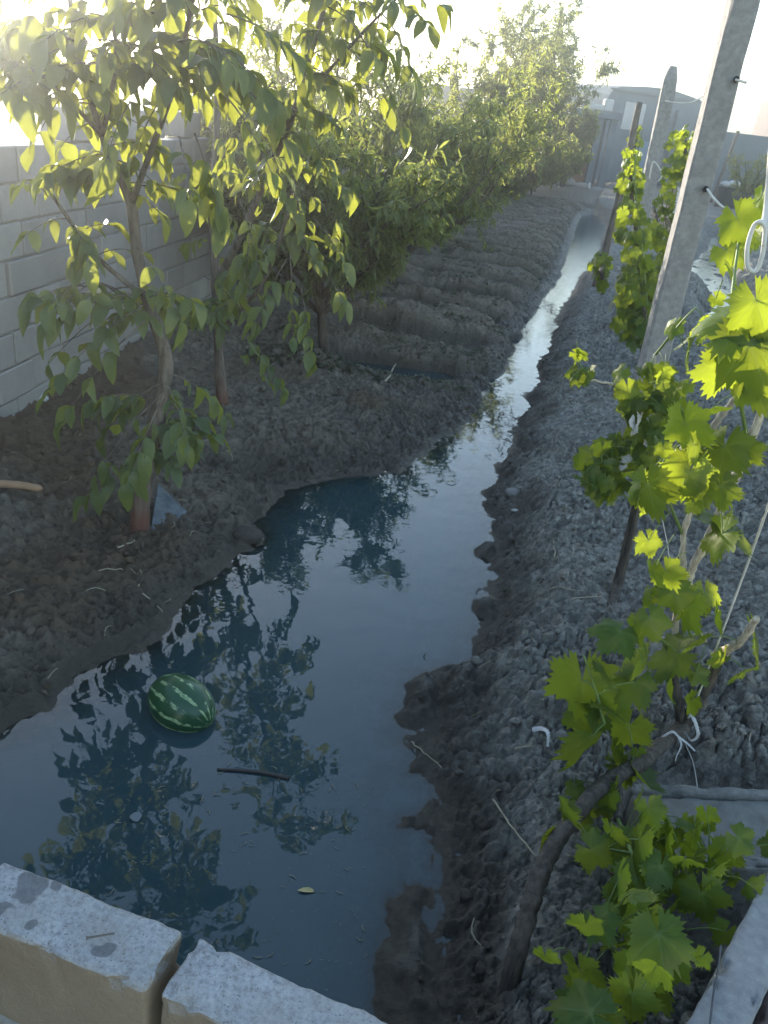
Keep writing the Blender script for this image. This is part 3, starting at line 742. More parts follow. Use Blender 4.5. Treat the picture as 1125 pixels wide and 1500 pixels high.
an1 = [(140, 92, 22, 84, 3.5), (130, 100, 62, 150, 3.5), (60, 45, 150, 62, 3.5), (190, 150, 158, 195, 3.45), (240, 140, 200, 190, 3.45), (262, 200, 275, 235, 3.2), (285, 195, 312, 262, 3.1),
       (330, 140, 392, 205, 3.3), (350, 120, 410, 170, 3.3), (205, 432, 92, 470, 3.6), (207, 450, 100, 505, 3.55), (212, 470, 112, 550, 3.5), (238, 560, 168, 590, 3.5), (240, 575, 160, 640, 3.45), (240, 580, 200, 652, 3.4),
       (243, 560, 268, 605, 3.5), (212, 440, 272, 400, 3.6), (200, 362, 252, 412, 3.6), (200, 430, 120, 430, 3.6), (243, 545, 300, 560, 3.6), (300, 60, 380, 90, 3.3), (260, 60, 330, 40, 3.3), (110, 60, 40, 20, 3.5), (170, 60, 240, 80, 3.4), (230, 20, 160, 0, 3.4), (330, 20, 420, 40, 3.2)]
q1 = skel(T1[0]); q1c = skel(T1c[0]); q1d = skel(T1d[0]); q1f = skel(T1f[0])
walnut('nearest young walnut tree with grey bark and broad leaves, a folded slate at its foot', (*G(203, 788, .1)[:2], .05), [T1, T1b, T1c, T1d, T1e, T1f], an1,
       [(q1, 26, .68, 1), (q1c, 22, .4, 1), (q1d, 22, .25, 1), (q1f, 14, .3, 1), (skel(T1e[0]), 14, .2, 1), (q1, 14, .12, .24), (skel(T1b[0]), 7, .3, .95), (q1f, 8, .2, 1)], 11, .118)
Y2 = 5.6
T2 = [[(327, 592, Y2), (322, 540, Y2), (320, 480, Y2), (316, 420, Y2), (312, 300, Y2), (318, 180, 5.6), (316, 60, 5.6), (312, -60, 5.6)], .042, .012]
T2b = [[(320, 490, Y2), (350, 455, 5.4), (378, 425, 5.2), (400, 380, 5.1), (425, 300, 5.0), (440, 230, 4.9)], .018, .007]
T2c = [[(316, 420, Y2), (350, 350, 5.4), (395, 250, 5.2), (430, 165, 5.0), (455, 80, 4.9), (480, -10, 4.8), (500, -120, 4.7)], .026, .008]
T2d = [[(395, 250, 5.2), (420, 180, 5.0), (520, 60, 4.7), (600, -20, 4.5)], .013, .005]
an2 = [(350, 290, 375, 350, 4.9), (400, 300, 452, 335, 4.8), (430, 270, 488, 300, 4.8), (440, 360, 492, 400, 4.8), (425, 372, 430, 445, 4.7), (300, 405, 352, 430, 4.9), (330, 480, 288, 432, 5.0), (350, 480, 402, 525, 4.9), (330, 505, 380, 530, 5.0), (440, 420, 455, 485, 4.7),
       (370, 320, 360, 385, 4.8), (460, 320, 500, 360, 4.8), (380, 200, 420, 260, 4.7), (430, 165, 480, 220, 4.8), (500, 60, 560, 110, 4.6), (520, 40, 590, 140, 4.5), (470, 40, 430, 110, 4.6), (480, 10, 540, 30, 4.5), (420, 380, 380, 440, 4.8), (300, 440, 260, 480, 5.1), (340, 150, 400, 190, 4.6), (340, 200, 310, 260, 4.6), (560, 20, 600, 60, 4.4), (400, 120, 350, 170, 4.5)]
q2c = skel(T2c[0]); q2d = skel(T2d[0]); q2t = skel(T2[0])
walnut('second walnut tree with a reddish thin trunk, between the nearest walnut and the peach trees', (*G(327, 592, .15)[:2], .1), [T2, T2b, T2c, T2d], an2,
       [(q2c, 34, .3, 1), (q2d, 22, .3, 1), (q2t, 34, .35, 1), (skel(T2b[0]), 16, .3, 1)], 12, .115)

# ------------------------------------------------------------------ peach trees (narrow leaves)
def bushy_tree(name, label, cat, group, base, h0, limbs, spread, L, nleaf, lsz, seed, leaf_m, bark_m, up=.12, tw=14, tmpl=PEA, droop=.5, r0=.05, stems=1, twl=.35):
    global RNG; RNG = np.random.default_rng(seed)
    base = np.array([base[0], base[1], H(base[0], base[1])-.05])
    t = thing(name, base, label, cat, group); tr = MB(); cr = MB(); tws = []
    tops = []
    for s in range(stems):
        off = np.array([RNG.normal()*.12, RNG.normal()*.12, 0])*(stems > 1)
        tk = limb(base+off, np.array([RNG.normal()*.08, RNG.normal()*.08, 1])+off, h0, 5, .05, .05); tr.tube(tk, np.linspace(r0, r0*.75, len(tk)), 8, lump=.06); tops.append(tk)
    for i in range(limbs):
        tk = tops[i % stems]; az = 2*math.pi*(i+RNG.uniform(-.3, .3))/limbs
        sp = spread*RNG.uniform(.6, 1.15); d = np.array([math.cos(az)*sp, math.sin(az)*sp, 1])
        l = limb(tk[RNG.integers(3, len(tk))], d, L*RNG.uniform(.75, 1.1), 9, .10, up*.6); tr.tube(l, np.linspace(r0*.55, .007, len(l)), 6, lump=.05); tws.append(l[4:])
        for k in range(tw):
            j = RNG.integers(2, len(l)-1); a2 = RNG.uniform(0, 2*math.pi)
            d2 = nrm(l[j]-l[j-1])+np.array([math.cos(a2), math.sin(a2), RNG.uniform(-.3, .6)])*.85
            q = limb(l[j], d2, L*twl*RNG.uniform(.5, 1.2), 6, .16, up*.3)
            tr.tube(q, np.linspace(.007, .003, len(q)), 4, cap=False); tws.append(q)
            for k2 in range(2):
                j2 = RNG.integers(1, 5); q2_ = limb(q[j2], nrm(q[j2]-q[j2-1])+RNG.normal(size=3)*.7, L*twl*.5*RNG.uniform(.5, 1.2), 4, .18, 0)
                tr.tube(q2_, np.linspace(.004, .002, len(q2_)), 3, cap=False); tws.append(q2_)
    wts = np.array([len(q) for q in tws], float); ch = RNG.choice(len(tws), nleaf, p=wts/wts.sum())
    pos = np.zeros((nleaf, 3)); dr_ = np.zeros((nleaf, 3))
    for i, c_ in enumerate(ch):
        q = tws[c_]; f_ = RNG.random()**.8*(len(q)-1.001); k = int(f_); pos[i] = q[k]+(q[k+1]-q[k])*(f_-k); dr_[i] = nrm(q[k+1]-q[k])
    tip = dr_*.5+RNG.normal(size=(nleaf, 3))*.6+np.array([0, 0, -droop]); nor = RNG.normal(size=(nleaf, 3))*.6+np.array([0, 0, 1])
    sz = lsz*(.6+.6*RNG.random(nleaf)); kk = RNG.integers(0, len(tmpl), nleaf)
    for q in range(len(tmpl)):
        mm = kk == q; cr.inst(tmpl[q][0], [tmpl[q][1]], pos[mm], frames(tip[mm], nor[mm]), sz[mm])
    tr.build('trunk', bark_m, t, smooth=True); cr.build('crown', leaf_m, t, smooth=True)
    return t
gb = 'low bushy trees at the far end of the furrows'
gp = 'peach trees in the row beside the furrows'
pm, pb = M['peach_leaf'], M['dark_bark']
bushy_tree('peach_tree', 'nearest peach tree, its bare dark trunk standing at the edge of the first puddle', 'tree', gp, G(477, 517, .1)[:2], .75, 13, 1.25, 1.55, 13000, .108, 21, pm, pb)
bushy_tree('peach_tree', 'second peach tree of the row with low twiggy branches reaching over the furrows', 'tree', gp, (-.25, 10.6), .6, 12, 1.15, 1.9, 11000, .118, 22, pm, pb)
bushy_tree('peach_tree', 'third peach tree of the row, behind the low twiggy one', 'tree', gp, (.35, 14.2), .6, 11, .95, 2.5, 9500, .13, 23, pm, pb)
bushy_tree('peach_tree', 'peach tree close to the block wall, hemmed in behind the walnut crowns', 'tree', gp, (-1.55, 13.8), .7, 9, .8, 2.4, 8000, .13, 24, pm, pb)
bushy_tree('peach_tree', 'peach tree between the second walnut and the block wall, its twigs filling the gap', 'tree', gp, (-1.75, 8.6), .7, 9, .45, 1.5, 11000, .10, 25, pm, pb)
gt = 'tall trees at the far end of the furrows'
fl = M['far_leaf']
tall = [((1.6, 22.5), 3.4, .42, 'tall tree with a loose upright crown, leftmost of the far trees', 3.3), ((2.6, 27.0), 3.8, .40, 'tallest far tree with feathery upright shoots against the sky', 4.9),
        ((3.9, 31.5), 4.2, .42, 'far tree with a leaning feathery top, right of the tallest one', 4.7), ((5.5, 36.0), 3.0, .6, 'low round far tree catching yellow sun, nearest to the grey building', 2.5), ((4.6, 40), 4.4, .4, 'slender far tree rising behind the sunlit round one', 5.0)]
for i, (b0, L, sp, lb, hh) in enumerate(tall):
    bushy_tree('tall_tree', lb, 'tree', gt, b0, .45, 10, sp, hh, 10000, .17+.01*i, 40+i, fl, pb, up=.2, tw=10, stems=3, r0=.045, twl=.24, droop=.15)

for i, (b0, L, lb) in enumerate([((2.3, 24.8), 1.5, 'low bushy far tree in front of the tallest feathery one'), ((3.5, 28.8), 1.7, 'low bushy far tree between the feathery one and the leaning one'), ((4.7, 33.0), 1.8, 'low bushy far tree just left of the open lean-to')]):
    bushy_tree('bushy_tree', lb, 'tree', gb, b0, .3, 11, 1.2, L, 8000, .17, 80+i, fl, pb, tw=10, r0=.04)
# ------------------------------------------------------------------ trellis posts
def post(base, top, wb, wt, rot, label, wires, group, tipped=False):
    t = thing('trellis_post', base, label, 'post', group)
    b = MB(); base = np.array(base); top = np.array(top); k = 24; V = []
    for i in range(k+1):
        f_ = i/k; w2 = (wb+(wt-wb)*f_)/2; c = base+(top-base)*f_
        if tipped and f_ > .94: w2 *= 1-.45*((f_-.94)/.06)**1.5
        ch = .012
        for (sx, sy) in ((-1, -1), (1, -1), (1, 1), (-1, 1)):
            for e in (0, 1):
                a = [sx*w2, sy*w2*.95]
                ii = 1-e if sx*sy > 0 else e
                a[ii] -= ch*np.sign(a[ii])
                cr_, sr_ = math.cos(rot), math.sin(rot); jit = RNG.normal(size=2)*.0016
                V.append(c+np.array([a[0]*cr_-a[1]*sr_+jit[0], a[0]*sr_+a[1]*cr_+jit[1], 0]))
    V = np.array(V); n_ = 8; i0 = np.arange(k)[:, None]*n_; j = np.arange(n_)[None]
    q = np.stack([i0+j, i0+(j+1) % n_, i0+n_+(j+1) % n_, i0+n_+j], -1).reshape(-1, 4)
    b.add(V, [q, np.arange(8)[None]+k*n_]); b.build('shaft', M['post'], t)
    for (pts, r_) in wires:
        wi_ = MB(); wi_.tube(smooth_pts(pts), r_, 6); wi_.build('wire', M['cord'], t, smooth=True)
    return t
pg = 'concrete trellis posts of the vine row'
pb1 = P(905, 737, 4.9); pb1[2] = H(pb1[0], 4.9)-.1
def fwd(px, py, Y): return P(px, py, Y)
post(pb1, P(1106, -70, 4.95), .155, .135, rad(-3.5), 'big concrete trellis post leaning out of the top of the photo', 
     [([P(1036, 277, 4.83), P(1045, 290, 4.76), P(1058, 303, 4.72), P(1068, 306, 4.7)], .007), ([P(1078, 117, 4.83), P(1086, 119, 4.78), P(1093, 121, 4.75)], .007)], pg)
for (px, py) in ((1034, 277), (1079, 116)):
    hl_ = MB(); hl_.tube([P(px, py, 4.868), P(px, py, 4.84)], .016, 8)
    o = hl_.build('wire_hole', m_plain('hole_dark', (.02, .02, .02), .9)); o.parent = bpy.data.objects['trellis_post']; o.location = tuple(-np.array(o.parent.location))
pb2 = P(930, 385, 9.3); pb2[2] = H(pb2[0], 9.3)-.1
post(pb2, P(986, 97, 9.3), .165, .13, rad(-6), 'round-topped concrete trellis post standing in front of the grey building', 
     [([P(975, 148, 9.15), P(986, 150, 9.1), P(1000, 151, 9.1), P(1015, 149, 9.1), P(1030, 141, 9.15)], .008), ([P(951, 263, 9.15), P(957, 238, 9.1), P(966, 247, 9.1), P(969, 258, 9.1), P(964, 266, 9.1)], .008)], pg, True)
wp_ = MB(); a = P(902, 285, 12.2); a[2] = H(a[0], 12.2)-.1; b2 = P(937, 150, 12.4)
wp_.tube(smooth_pts([a, (a+b2)/2+np.array([.03, 0, 0]), b2]), np.linspace(.06, .045, 13), 8, lump=.08)
wp_.build('wooden_stake', M['bark'], smooth=True, label='weathered wooden stake left of the round-topped post', cat='stake')
# ------------------------------------------------------------------ grape vines
CAMP = np.array([0, 0, EYE])
def vine(label, base, trunks, canes, greens, leaves, seed, clusters=(), group='grape vines along the trellis'):
    global RNG; RNG = np.random.default_rng(seed)
    t = thing('grape_vine', base, label, 'vine', group)
    allp = []
    if trunks:
        b = MB()
        for pts, r0, r1 in trunks:
            q = smooth_pts(pts, 12); b.tube(q+RNG.normal(size=q.shape)*r0*.03, np.linspace(r0, r1, len(q))*(1+.05*RNG.normal(size=len(q))), 18, lump=.13); allp.append(q)
        b.build('trunk', M['vine_bark'], t, smooth=True)
    for pts, r0, r1 in canes:
        b = MB(); q = smooth_pts(pts, 6); rr = np.linspace(r0, r1, len(q)); rr[::5] *= 1.25; b.tube(q+RNG.normal(size=q.shape)*.0015, rr, 9, lump=.05); allp.append(q)
        b.build('cane', M['cane'], t, smooth=True)
    for pts, r0, r1 in greens:
        gs = MB(); q = smooth_pts(pts, 6); gs.tube(q, np.linspace(r0, r1, len(q)), 7); allp.append(q); gs.build('green_shoot', M['green_stem'], t, smooth=True)
    fo = MB(); AP = np.concatenate(allp)
    pos = []; sz = []; rnd = []
    for (px, py, s, c_, Y) in leaves:
        p = P(px, py, Y+RNG.normal()*.04); dep = np.dot(p-CAMP, np.array(fw)); pos.append(p); sz.append(s*dep/F*1.12); rnd.append(c_)
    for (px, py, rx, ry, n_, s, c0, c1, Y, dY) in clusters:
        for _ in range(n_):
            a = RNG.uniform(0, 2*math.pi); r_ = math.sqrt(RNG.random())
            p = P(px+rx*r_*math.cos(a), py+ry*r_*math.sin(a), Y+RNG.normal()*dY); dep = np.dot(p-CAMP, np.array(fw)); pos.append(p); sz.append(s*dep/F*RNG.uniform(.55, 1.2)); rnd.append(RNG.uniform(c0, c1))
    pos = np.array(pos); sz = np.array(sz); rnd = np.clip(np.array(rnd), 0, 1); n_ = len(pos)
    view = nrm(CAMP-pos)
    nor = view*.55+np.array([-.25, .15, .55])+RNG.normal(size=(n_, 3))*.42
    tip = np.array([0, -.25, -1])+RNG.normal(size=(n_, 3))*.55
    fr = frames(tip, nor); k = RNG.integers(0, 8, n_)
    for q in range(8):
        mm = k == q
        if mm.any(): fo.inst(GRA[q][0], GRA[q][1], pos[mm]-fr[mm][:, 1]*(sz[mm]*.25)[:, None], fr[mm], sz[mm], rnd[mm], GRA[q][2])
    # petioles to the nearest stem
    for i in range(n_):
        b0 = pos[i]-fr[i, 1]*sz[i]*.17; d = np.linalg.norm(AP-b0, axis=1); j = d.argmin(); e = AP[j]
        if d[j] > sz[i]*1.6: e = b0+(e-b0)*(sz[i]*1.2/d[j])
        mid = (b0+e)/2+np.array([0, 0, .12*np.linalg.norm(e-b0)]); r_ = max(.0012, sz[i]*.011)
        n0 = fo.n; fo.tube(smooth_pts([b0, mid, e], 4), np.linspace(r_, r_*1.4, 9), 5, cap=False, mi=1); fo.e.append(np.zeros(fo.n-n0))
    fo.build('foliage', [M['grape_leaf'], M['green_stem']], t, smooth=True, attrs={'vein': np.concatenate(fo.e)})
    return t
# nearest vine
tb = G(752, 1425, .18)
trunkA = [([tb-np.array([0, 0, .10]), G(760, 1390, .27), G(778, 1320, .36), G(805, 1250, .43), G(850, 1185, .46), G(895, 1142, .45), G(945, 1112, .42), P(1003, 1062, 2.32)], .027, .023),
          ([P(1003, 1062, 2.32), P(1030, 1015, 2.28), P(1052, 965, 2.22)], .026, .018), ([G(900, 1140, .45), P(905, 1165, 1.9), P(905, 1200, 1.8)], .018, .012), ([P(1000, 1066, 2.32), P(990, 1010, 2.3), P(985, 965, 2.3)], .018, .013)]
canesA = [([P(985, 965, 2.3), P(990, 905, 2.29), P(1000, 845, 2.28), P(1001, 785, 2.28), P(1017, 733, 2.27)], .011, .008),
          ([P(1052, 965, 2.22), P(1065, 952, 2.18), P(1085, 940, 2.12), P(1108, 905, 2.05)], .016, .010),
          ([P(1006, 862, 2.28), P(1012, 838, 2.26), P(1035, 790, 2.22), P(1070, 718, 2.18), P(1096, 650, 2.14), P(1128, 570, 2.1)], .013, .011),
          ([P(1040, 633, 2.25), P(1063, 600, 2.22), P(1088, 570, 2.18)], .011, .009),
          ([P(1010, 905, 2.25), P(1022, 925, 2.25), P(1035, 940, 2.22)], .007, .006)]
greensA = [([P(885, 1060, 2.0), P(872, 1010, 2.0), P(855, 960, 2.0)], .006, .003), ([P(905, 1200, 1.8), G(925, 1250, .50), G(945, 1330, .47), G(935, 1420, .45), G(900, 1520, .42)], .006, .004),
           ([G(945, 1330, .47), G(990, 1290, .50), G(1040, 1262, .52)], .004, .002), ([G(925, 1250, .50), G(870, 1240, .53)], .004, .003), ([G(935, 1420, .45), G(870, 1370, .5)], .004, .003),
           ([P(1001, 785, 2.28), P(975, 720, 2.25), P(960, 640, 2.2)], .006, .003), ([P(1070, 718, 2.18), P(1040, 690, 2.1), P(1005, 640, 2.1)], .006, .003), ([P(1096, 650, 2.14), P(1080, 560, 2.05), P(1070, 470, 1.95), P(1085, 330, 2.2)], .006, .003),
           ([P(985, 965, 2.3), P(960, 930, 2.2), P(915, 940, 2.1)], .006, .003)]
d_, m__, y_ = .05, .45, .95
lv = []
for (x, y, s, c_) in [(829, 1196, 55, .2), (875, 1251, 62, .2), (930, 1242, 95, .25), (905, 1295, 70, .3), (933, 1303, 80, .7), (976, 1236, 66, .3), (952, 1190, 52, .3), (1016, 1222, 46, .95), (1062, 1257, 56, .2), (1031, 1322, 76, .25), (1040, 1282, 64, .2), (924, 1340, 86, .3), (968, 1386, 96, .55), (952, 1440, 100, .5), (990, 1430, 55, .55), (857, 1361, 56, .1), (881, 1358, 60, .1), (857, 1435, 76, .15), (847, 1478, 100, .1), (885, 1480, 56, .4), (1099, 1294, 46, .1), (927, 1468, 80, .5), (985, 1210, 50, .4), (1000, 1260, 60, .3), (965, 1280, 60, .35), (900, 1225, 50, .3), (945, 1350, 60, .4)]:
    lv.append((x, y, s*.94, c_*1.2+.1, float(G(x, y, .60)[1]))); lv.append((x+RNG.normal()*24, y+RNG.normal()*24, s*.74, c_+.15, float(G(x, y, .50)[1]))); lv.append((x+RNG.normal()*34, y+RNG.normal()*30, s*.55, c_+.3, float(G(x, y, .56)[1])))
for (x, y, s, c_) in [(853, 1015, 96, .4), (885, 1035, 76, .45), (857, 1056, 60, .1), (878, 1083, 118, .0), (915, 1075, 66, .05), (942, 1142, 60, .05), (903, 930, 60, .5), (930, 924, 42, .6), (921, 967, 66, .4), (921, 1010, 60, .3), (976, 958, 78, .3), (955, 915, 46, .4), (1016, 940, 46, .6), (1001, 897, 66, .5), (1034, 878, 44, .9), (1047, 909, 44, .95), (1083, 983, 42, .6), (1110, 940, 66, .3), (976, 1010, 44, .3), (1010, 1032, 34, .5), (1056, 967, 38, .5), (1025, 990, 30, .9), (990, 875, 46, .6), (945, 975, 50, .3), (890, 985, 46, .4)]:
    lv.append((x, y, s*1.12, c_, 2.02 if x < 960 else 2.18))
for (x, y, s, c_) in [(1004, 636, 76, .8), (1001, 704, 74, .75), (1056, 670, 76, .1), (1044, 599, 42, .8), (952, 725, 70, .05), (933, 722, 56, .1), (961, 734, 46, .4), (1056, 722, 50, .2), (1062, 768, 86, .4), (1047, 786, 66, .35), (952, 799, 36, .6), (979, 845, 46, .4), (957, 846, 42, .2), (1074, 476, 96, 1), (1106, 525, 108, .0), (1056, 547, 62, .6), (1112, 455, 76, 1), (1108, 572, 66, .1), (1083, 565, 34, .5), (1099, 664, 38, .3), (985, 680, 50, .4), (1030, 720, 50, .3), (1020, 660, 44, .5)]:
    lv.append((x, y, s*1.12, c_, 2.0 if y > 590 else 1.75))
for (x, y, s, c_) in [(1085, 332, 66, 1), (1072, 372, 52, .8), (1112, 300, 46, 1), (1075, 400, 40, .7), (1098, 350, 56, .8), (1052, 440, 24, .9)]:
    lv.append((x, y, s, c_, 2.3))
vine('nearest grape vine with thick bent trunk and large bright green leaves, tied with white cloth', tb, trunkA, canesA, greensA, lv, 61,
     clusters=[(1000, 1235, 55, 32, 18, 34, .4, 1, 1.72, .04), (865, 1165, 40, 40, 10, 40, .1, .5, 1.9, .03), (920, 1120, 30, 40, 8, 36, .2, .6, 2.05, .04), (975, 880, 40, 35, 8, 32, .4, .9, 2.2, .04), (1010, 690, 50, 60, 8, 36, .2, .8, 2.05, .05)])
# second vine
tb = G(886, 925, .24)
vine('grape vine with straight brown trunk and dense small leaves below the big post', tb, [([tb-np.array([0, 0, .05]), P(902, 860, 3.42), P(918, 800, 3.45), P(932, 740, 3.5)], .022, .018), ([tb+np.array([.015, 0, 0]), P(905, 865, 3.4), P(925, 790, 3.42), P(936, 735, 3.45)], .014, .012)], [([P(932, 740, 3.5), P(940, 670, 3.5), P(945, 590, 3.5), P(960, 520, 3.5)], .012, .008), ([P(930, 575, 3.5), P(910, 566, 3.45), P(885, 560, 3.4), P(865, 557, 3.4)], .007, .004)],
     [([P(865, 557, 3.4), P(848, 530, 3.4), P(845, 500, 3.4)], .004, .002), ([P(960, 520, 3.5), P(1000, 470, 3.4), P(1020, 450, 3.4)], .006, .003), ([P(932, 740, 3.5), P(890, 700, 3.4), P(880, 660, 3.4)], .006, .003), ([P(940, 670, 3.5), P(980, 640, 3.4)], .006, .003)],
     [(985, 480, 34, .9, 3.4), (1005, 520, 54, .3, 3.4), (1030, 482, 46, .4, 3.4), (1000, 500, 40, .4, 3.4), (843, 550, 30, .4, 3.4), (860, 552, 34, .2, 3.4), (850, 520, 28, .3, 3.4), (905, 550, 34, .8, 3.4), (920, 575, 36, .5, 3.4)], 62,
     clusters=[(885, 690, 36, 48, 42, 34, .1, .6, 3.4, .08), (955, 590, 48, 48, 46, 34, .2, .8, 3.4, .08), (950, 665, 42, 50, 36, 32, .1, .6, 3.4, .08), (850, 535, 12, 26, 6, 20, .2, .6, 3.4, .03), (985, 590, 30, 50, 14, 30, .3, .7, 3.3, .06)])
# vine climbing the big post further back
tb = G(938, 545, .25); 
def col_vine(label, base, Y, cx, pts, clusters, seed):
    tk = [base-np.array([0, 0, .05])]+[P(px, py, Y) for px, py in pts]
    vine(label, base, [(tk, .02, .010)], [], [([P(px+6, py, Y-.1) for px, py in pts], .006, .004)], [], seed, clusters=clusters)
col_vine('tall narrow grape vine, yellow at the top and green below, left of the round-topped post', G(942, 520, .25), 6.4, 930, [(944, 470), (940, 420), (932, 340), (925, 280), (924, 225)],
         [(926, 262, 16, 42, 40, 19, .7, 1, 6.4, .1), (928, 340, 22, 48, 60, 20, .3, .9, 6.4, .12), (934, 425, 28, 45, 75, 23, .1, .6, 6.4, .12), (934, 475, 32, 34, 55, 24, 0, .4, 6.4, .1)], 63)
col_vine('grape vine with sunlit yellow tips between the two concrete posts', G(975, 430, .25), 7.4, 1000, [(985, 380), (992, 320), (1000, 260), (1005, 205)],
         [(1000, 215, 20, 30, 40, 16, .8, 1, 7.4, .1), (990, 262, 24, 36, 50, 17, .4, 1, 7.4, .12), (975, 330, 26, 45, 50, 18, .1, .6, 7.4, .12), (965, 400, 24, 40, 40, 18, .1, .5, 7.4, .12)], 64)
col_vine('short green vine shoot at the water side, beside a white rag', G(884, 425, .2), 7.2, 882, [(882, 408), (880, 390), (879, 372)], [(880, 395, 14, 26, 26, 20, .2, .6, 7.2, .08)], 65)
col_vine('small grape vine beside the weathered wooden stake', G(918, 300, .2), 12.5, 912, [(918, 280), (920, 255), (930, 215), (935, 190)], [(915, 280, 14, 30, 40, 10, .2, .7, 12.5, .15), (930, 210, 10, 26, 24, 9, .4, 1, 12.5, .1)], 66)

# ------------------------------------------------------------------ cords and cloth ties
def cord(name, label, cat, pts, r, m=None, group=None, flat=False):
    b = MB(); q = smooth_pts(pts, 7)
    b.tube(q, r, 7); return b.build(name, m or M['cord'], smooth=True, label=label, cat=cat, group=group)
cord('cord', 'taut white cord running from the upper right down to the vine trunk', 'cord', [P(1150, 660, 1.9), P(1125, 742, 2.0), P(1075, 880, 2.12), P(1022, 1020, 2.24), P(1008, 1052, 2.27)], .0035)
cord('string', 'thin string hanging from the cloth knot down to the slab', 'string', [P(1004, 1090, 2.27), P(1016, 1120, 2.2), P(1024, 1170, 2.1), P(1034, 1222, 2.0)], .0014)
cord('string', 'thin grey string rising beside the pale canes of the nearest vine', 'string', [P(983, 845, 2.3), P(978, 800, 2.32), P(968, 752, 2.34)], .0016)
def ribbon(name, label, cat, pts, wd, m, thick=.0015, twist=0.0, group=None):
    b = MB(); q = smooth_pts(pts, 7); t = nrm(np.gradient(q, axis=0)); k = len(q); V = []
    for i in range(k):
        vd = nrm(CAMP-q[i]); s = nrm(np.cross(t[i], vd)); a = twist*i/k; n_ = np.cross(s, t[i]); s2 = s*math.cos(a)+n_*math.sin(a); n2 = np.cross(s2, t[i])
        ww = wd*(1-.35*math.sin(i*1.7)**2)/2
        V += [q[i]-s2*ww-n2*wd*.22, q[i]+n2*thick, q[i]+s2*ww+n2*wd*.12, q[i]-n2*thick]
    V = np.array(V); i0 = np.arange(k-1)[:, None]*4; j = np.arange(4)[None]
    b.add(V, [np.stack([i0+j, i0+(j+1) % 4, i0+4+(j+1) % 4, i0+4+j], -1).reshape(-1, 4), np.array([[3, 2, 1, 0]]), np.array([[0, 1, 2, 3]])+4*(k-1)])
    return b, m
def rib_build(name, label, cat, parts, m, base, group=None):
    t = thing(name, base, label, cat, group)
    for (nm, pts, wd, tw) in parts:
        b, _ = ribbon(nm, None, None, pts, wd, m, twist=tw); b.build(nm, m, t)
    return t
rib_build('cloth_tie', 'knotted strip of pale cloth tied round the fork of the nearest vine trunk', 'tie', [('knot', [P(1012, 1045, 2.24), P(1020, 1062, 2.22), P(1022, 1078, 2.22), P(1012, 1085, 2.22), P(1003, 1072, 2.23)], .015, .8),
          ('loose_end', [P(970, 1080, 2.2), P(985, 1072, 2.2), P(995, 1080, 2.2), P(1008, 1090, 2.2), P(1018, 1100, 2.18)], .010, .5), ('loose_end', [P(994, 1080, 2.2), P(998, 1092, 2.19), P(992, 1106, 2.18), P(989, 1115, 2.17)], .009, 1.2)], M['cloth'], P(1003, 1075, 2.25))
# rope loop at the right edge
lp = [P(1128, 290, 2.05), P(1122, 330, 2.0), P(1117, 372, 1.98), P(1108, 396, 1.98), P(1096, 392, 1.98), P(1095, 362, 1.98), P(1104, 332, 1.98), P(1114, 325, 1.97), P(1121, 335, 1.97), P(1119, 360, 1.97)]
cord('rope_loop', 'looped white rope hanging at the right edge above the yellow leaves', 'rope', lp, .0055)
cord('cord', 'upright white cord hanging down to the rope loop at the right edge', 'cord', [P(1130, 215, 2.05), P(1123, 300, 2.02), P(1118, 330, 1.99)], .0065)
rib_build('cloth_rag', 'white rag knotted on the vine below the big post', 'rag', [('fold', [P(936, 606, 3.35), P(926, 618, 3.33), P(932, 630, 3.33), P(924, 636, 3.32)], .035, .7), ('fold', [P(938, 600, 3.34), P(936, 618, 3.32), P(928, 634, 3.32)], .03, 1.5)], M['cloth'], P(932, 620, 3.35))
rib_build('cloth_rag', 'white rag hanging over the ground beside the short vine shoot', 'rag', [('strip', [P(915, 424, 6.6), P(904, 434, 6.6), P(895, 448, 6.6), P(891, 458, 6.6)], .055, .5)], M['cloth'], P(903, 440, 6.6))
rib_build('plastic_scrap', 'white plastic scrap hanging between the two concrete posts', 'plastic scrap', [('strip', [P(1000, 275, 7.0), P(997, 290, 7.0), P(995, 305, 7.0), P(990, 314, 7.0)], .085, .4)], M['cloth'], P(997, 290, 7.0))
def Gs(px, py, dz=.02):
    p = G(px, py, .1)
    for _ in range(6): p = G(px, py, H(p[0], p[1]))
    return np.array([p[0], p[1], max(p[2], 0)+dz])
rib_build('cloth_scrap', 'curled white scrap lying on the cracked clods left of the vine', 'scrap', [('strip', [Gs(778, 1075, .02), Gs(790, 1078, .035), Gs(799, 1088, .045), Gs(801, 1100, .02)], .022, .8)], M['cloth'], Gs(790, 1085))

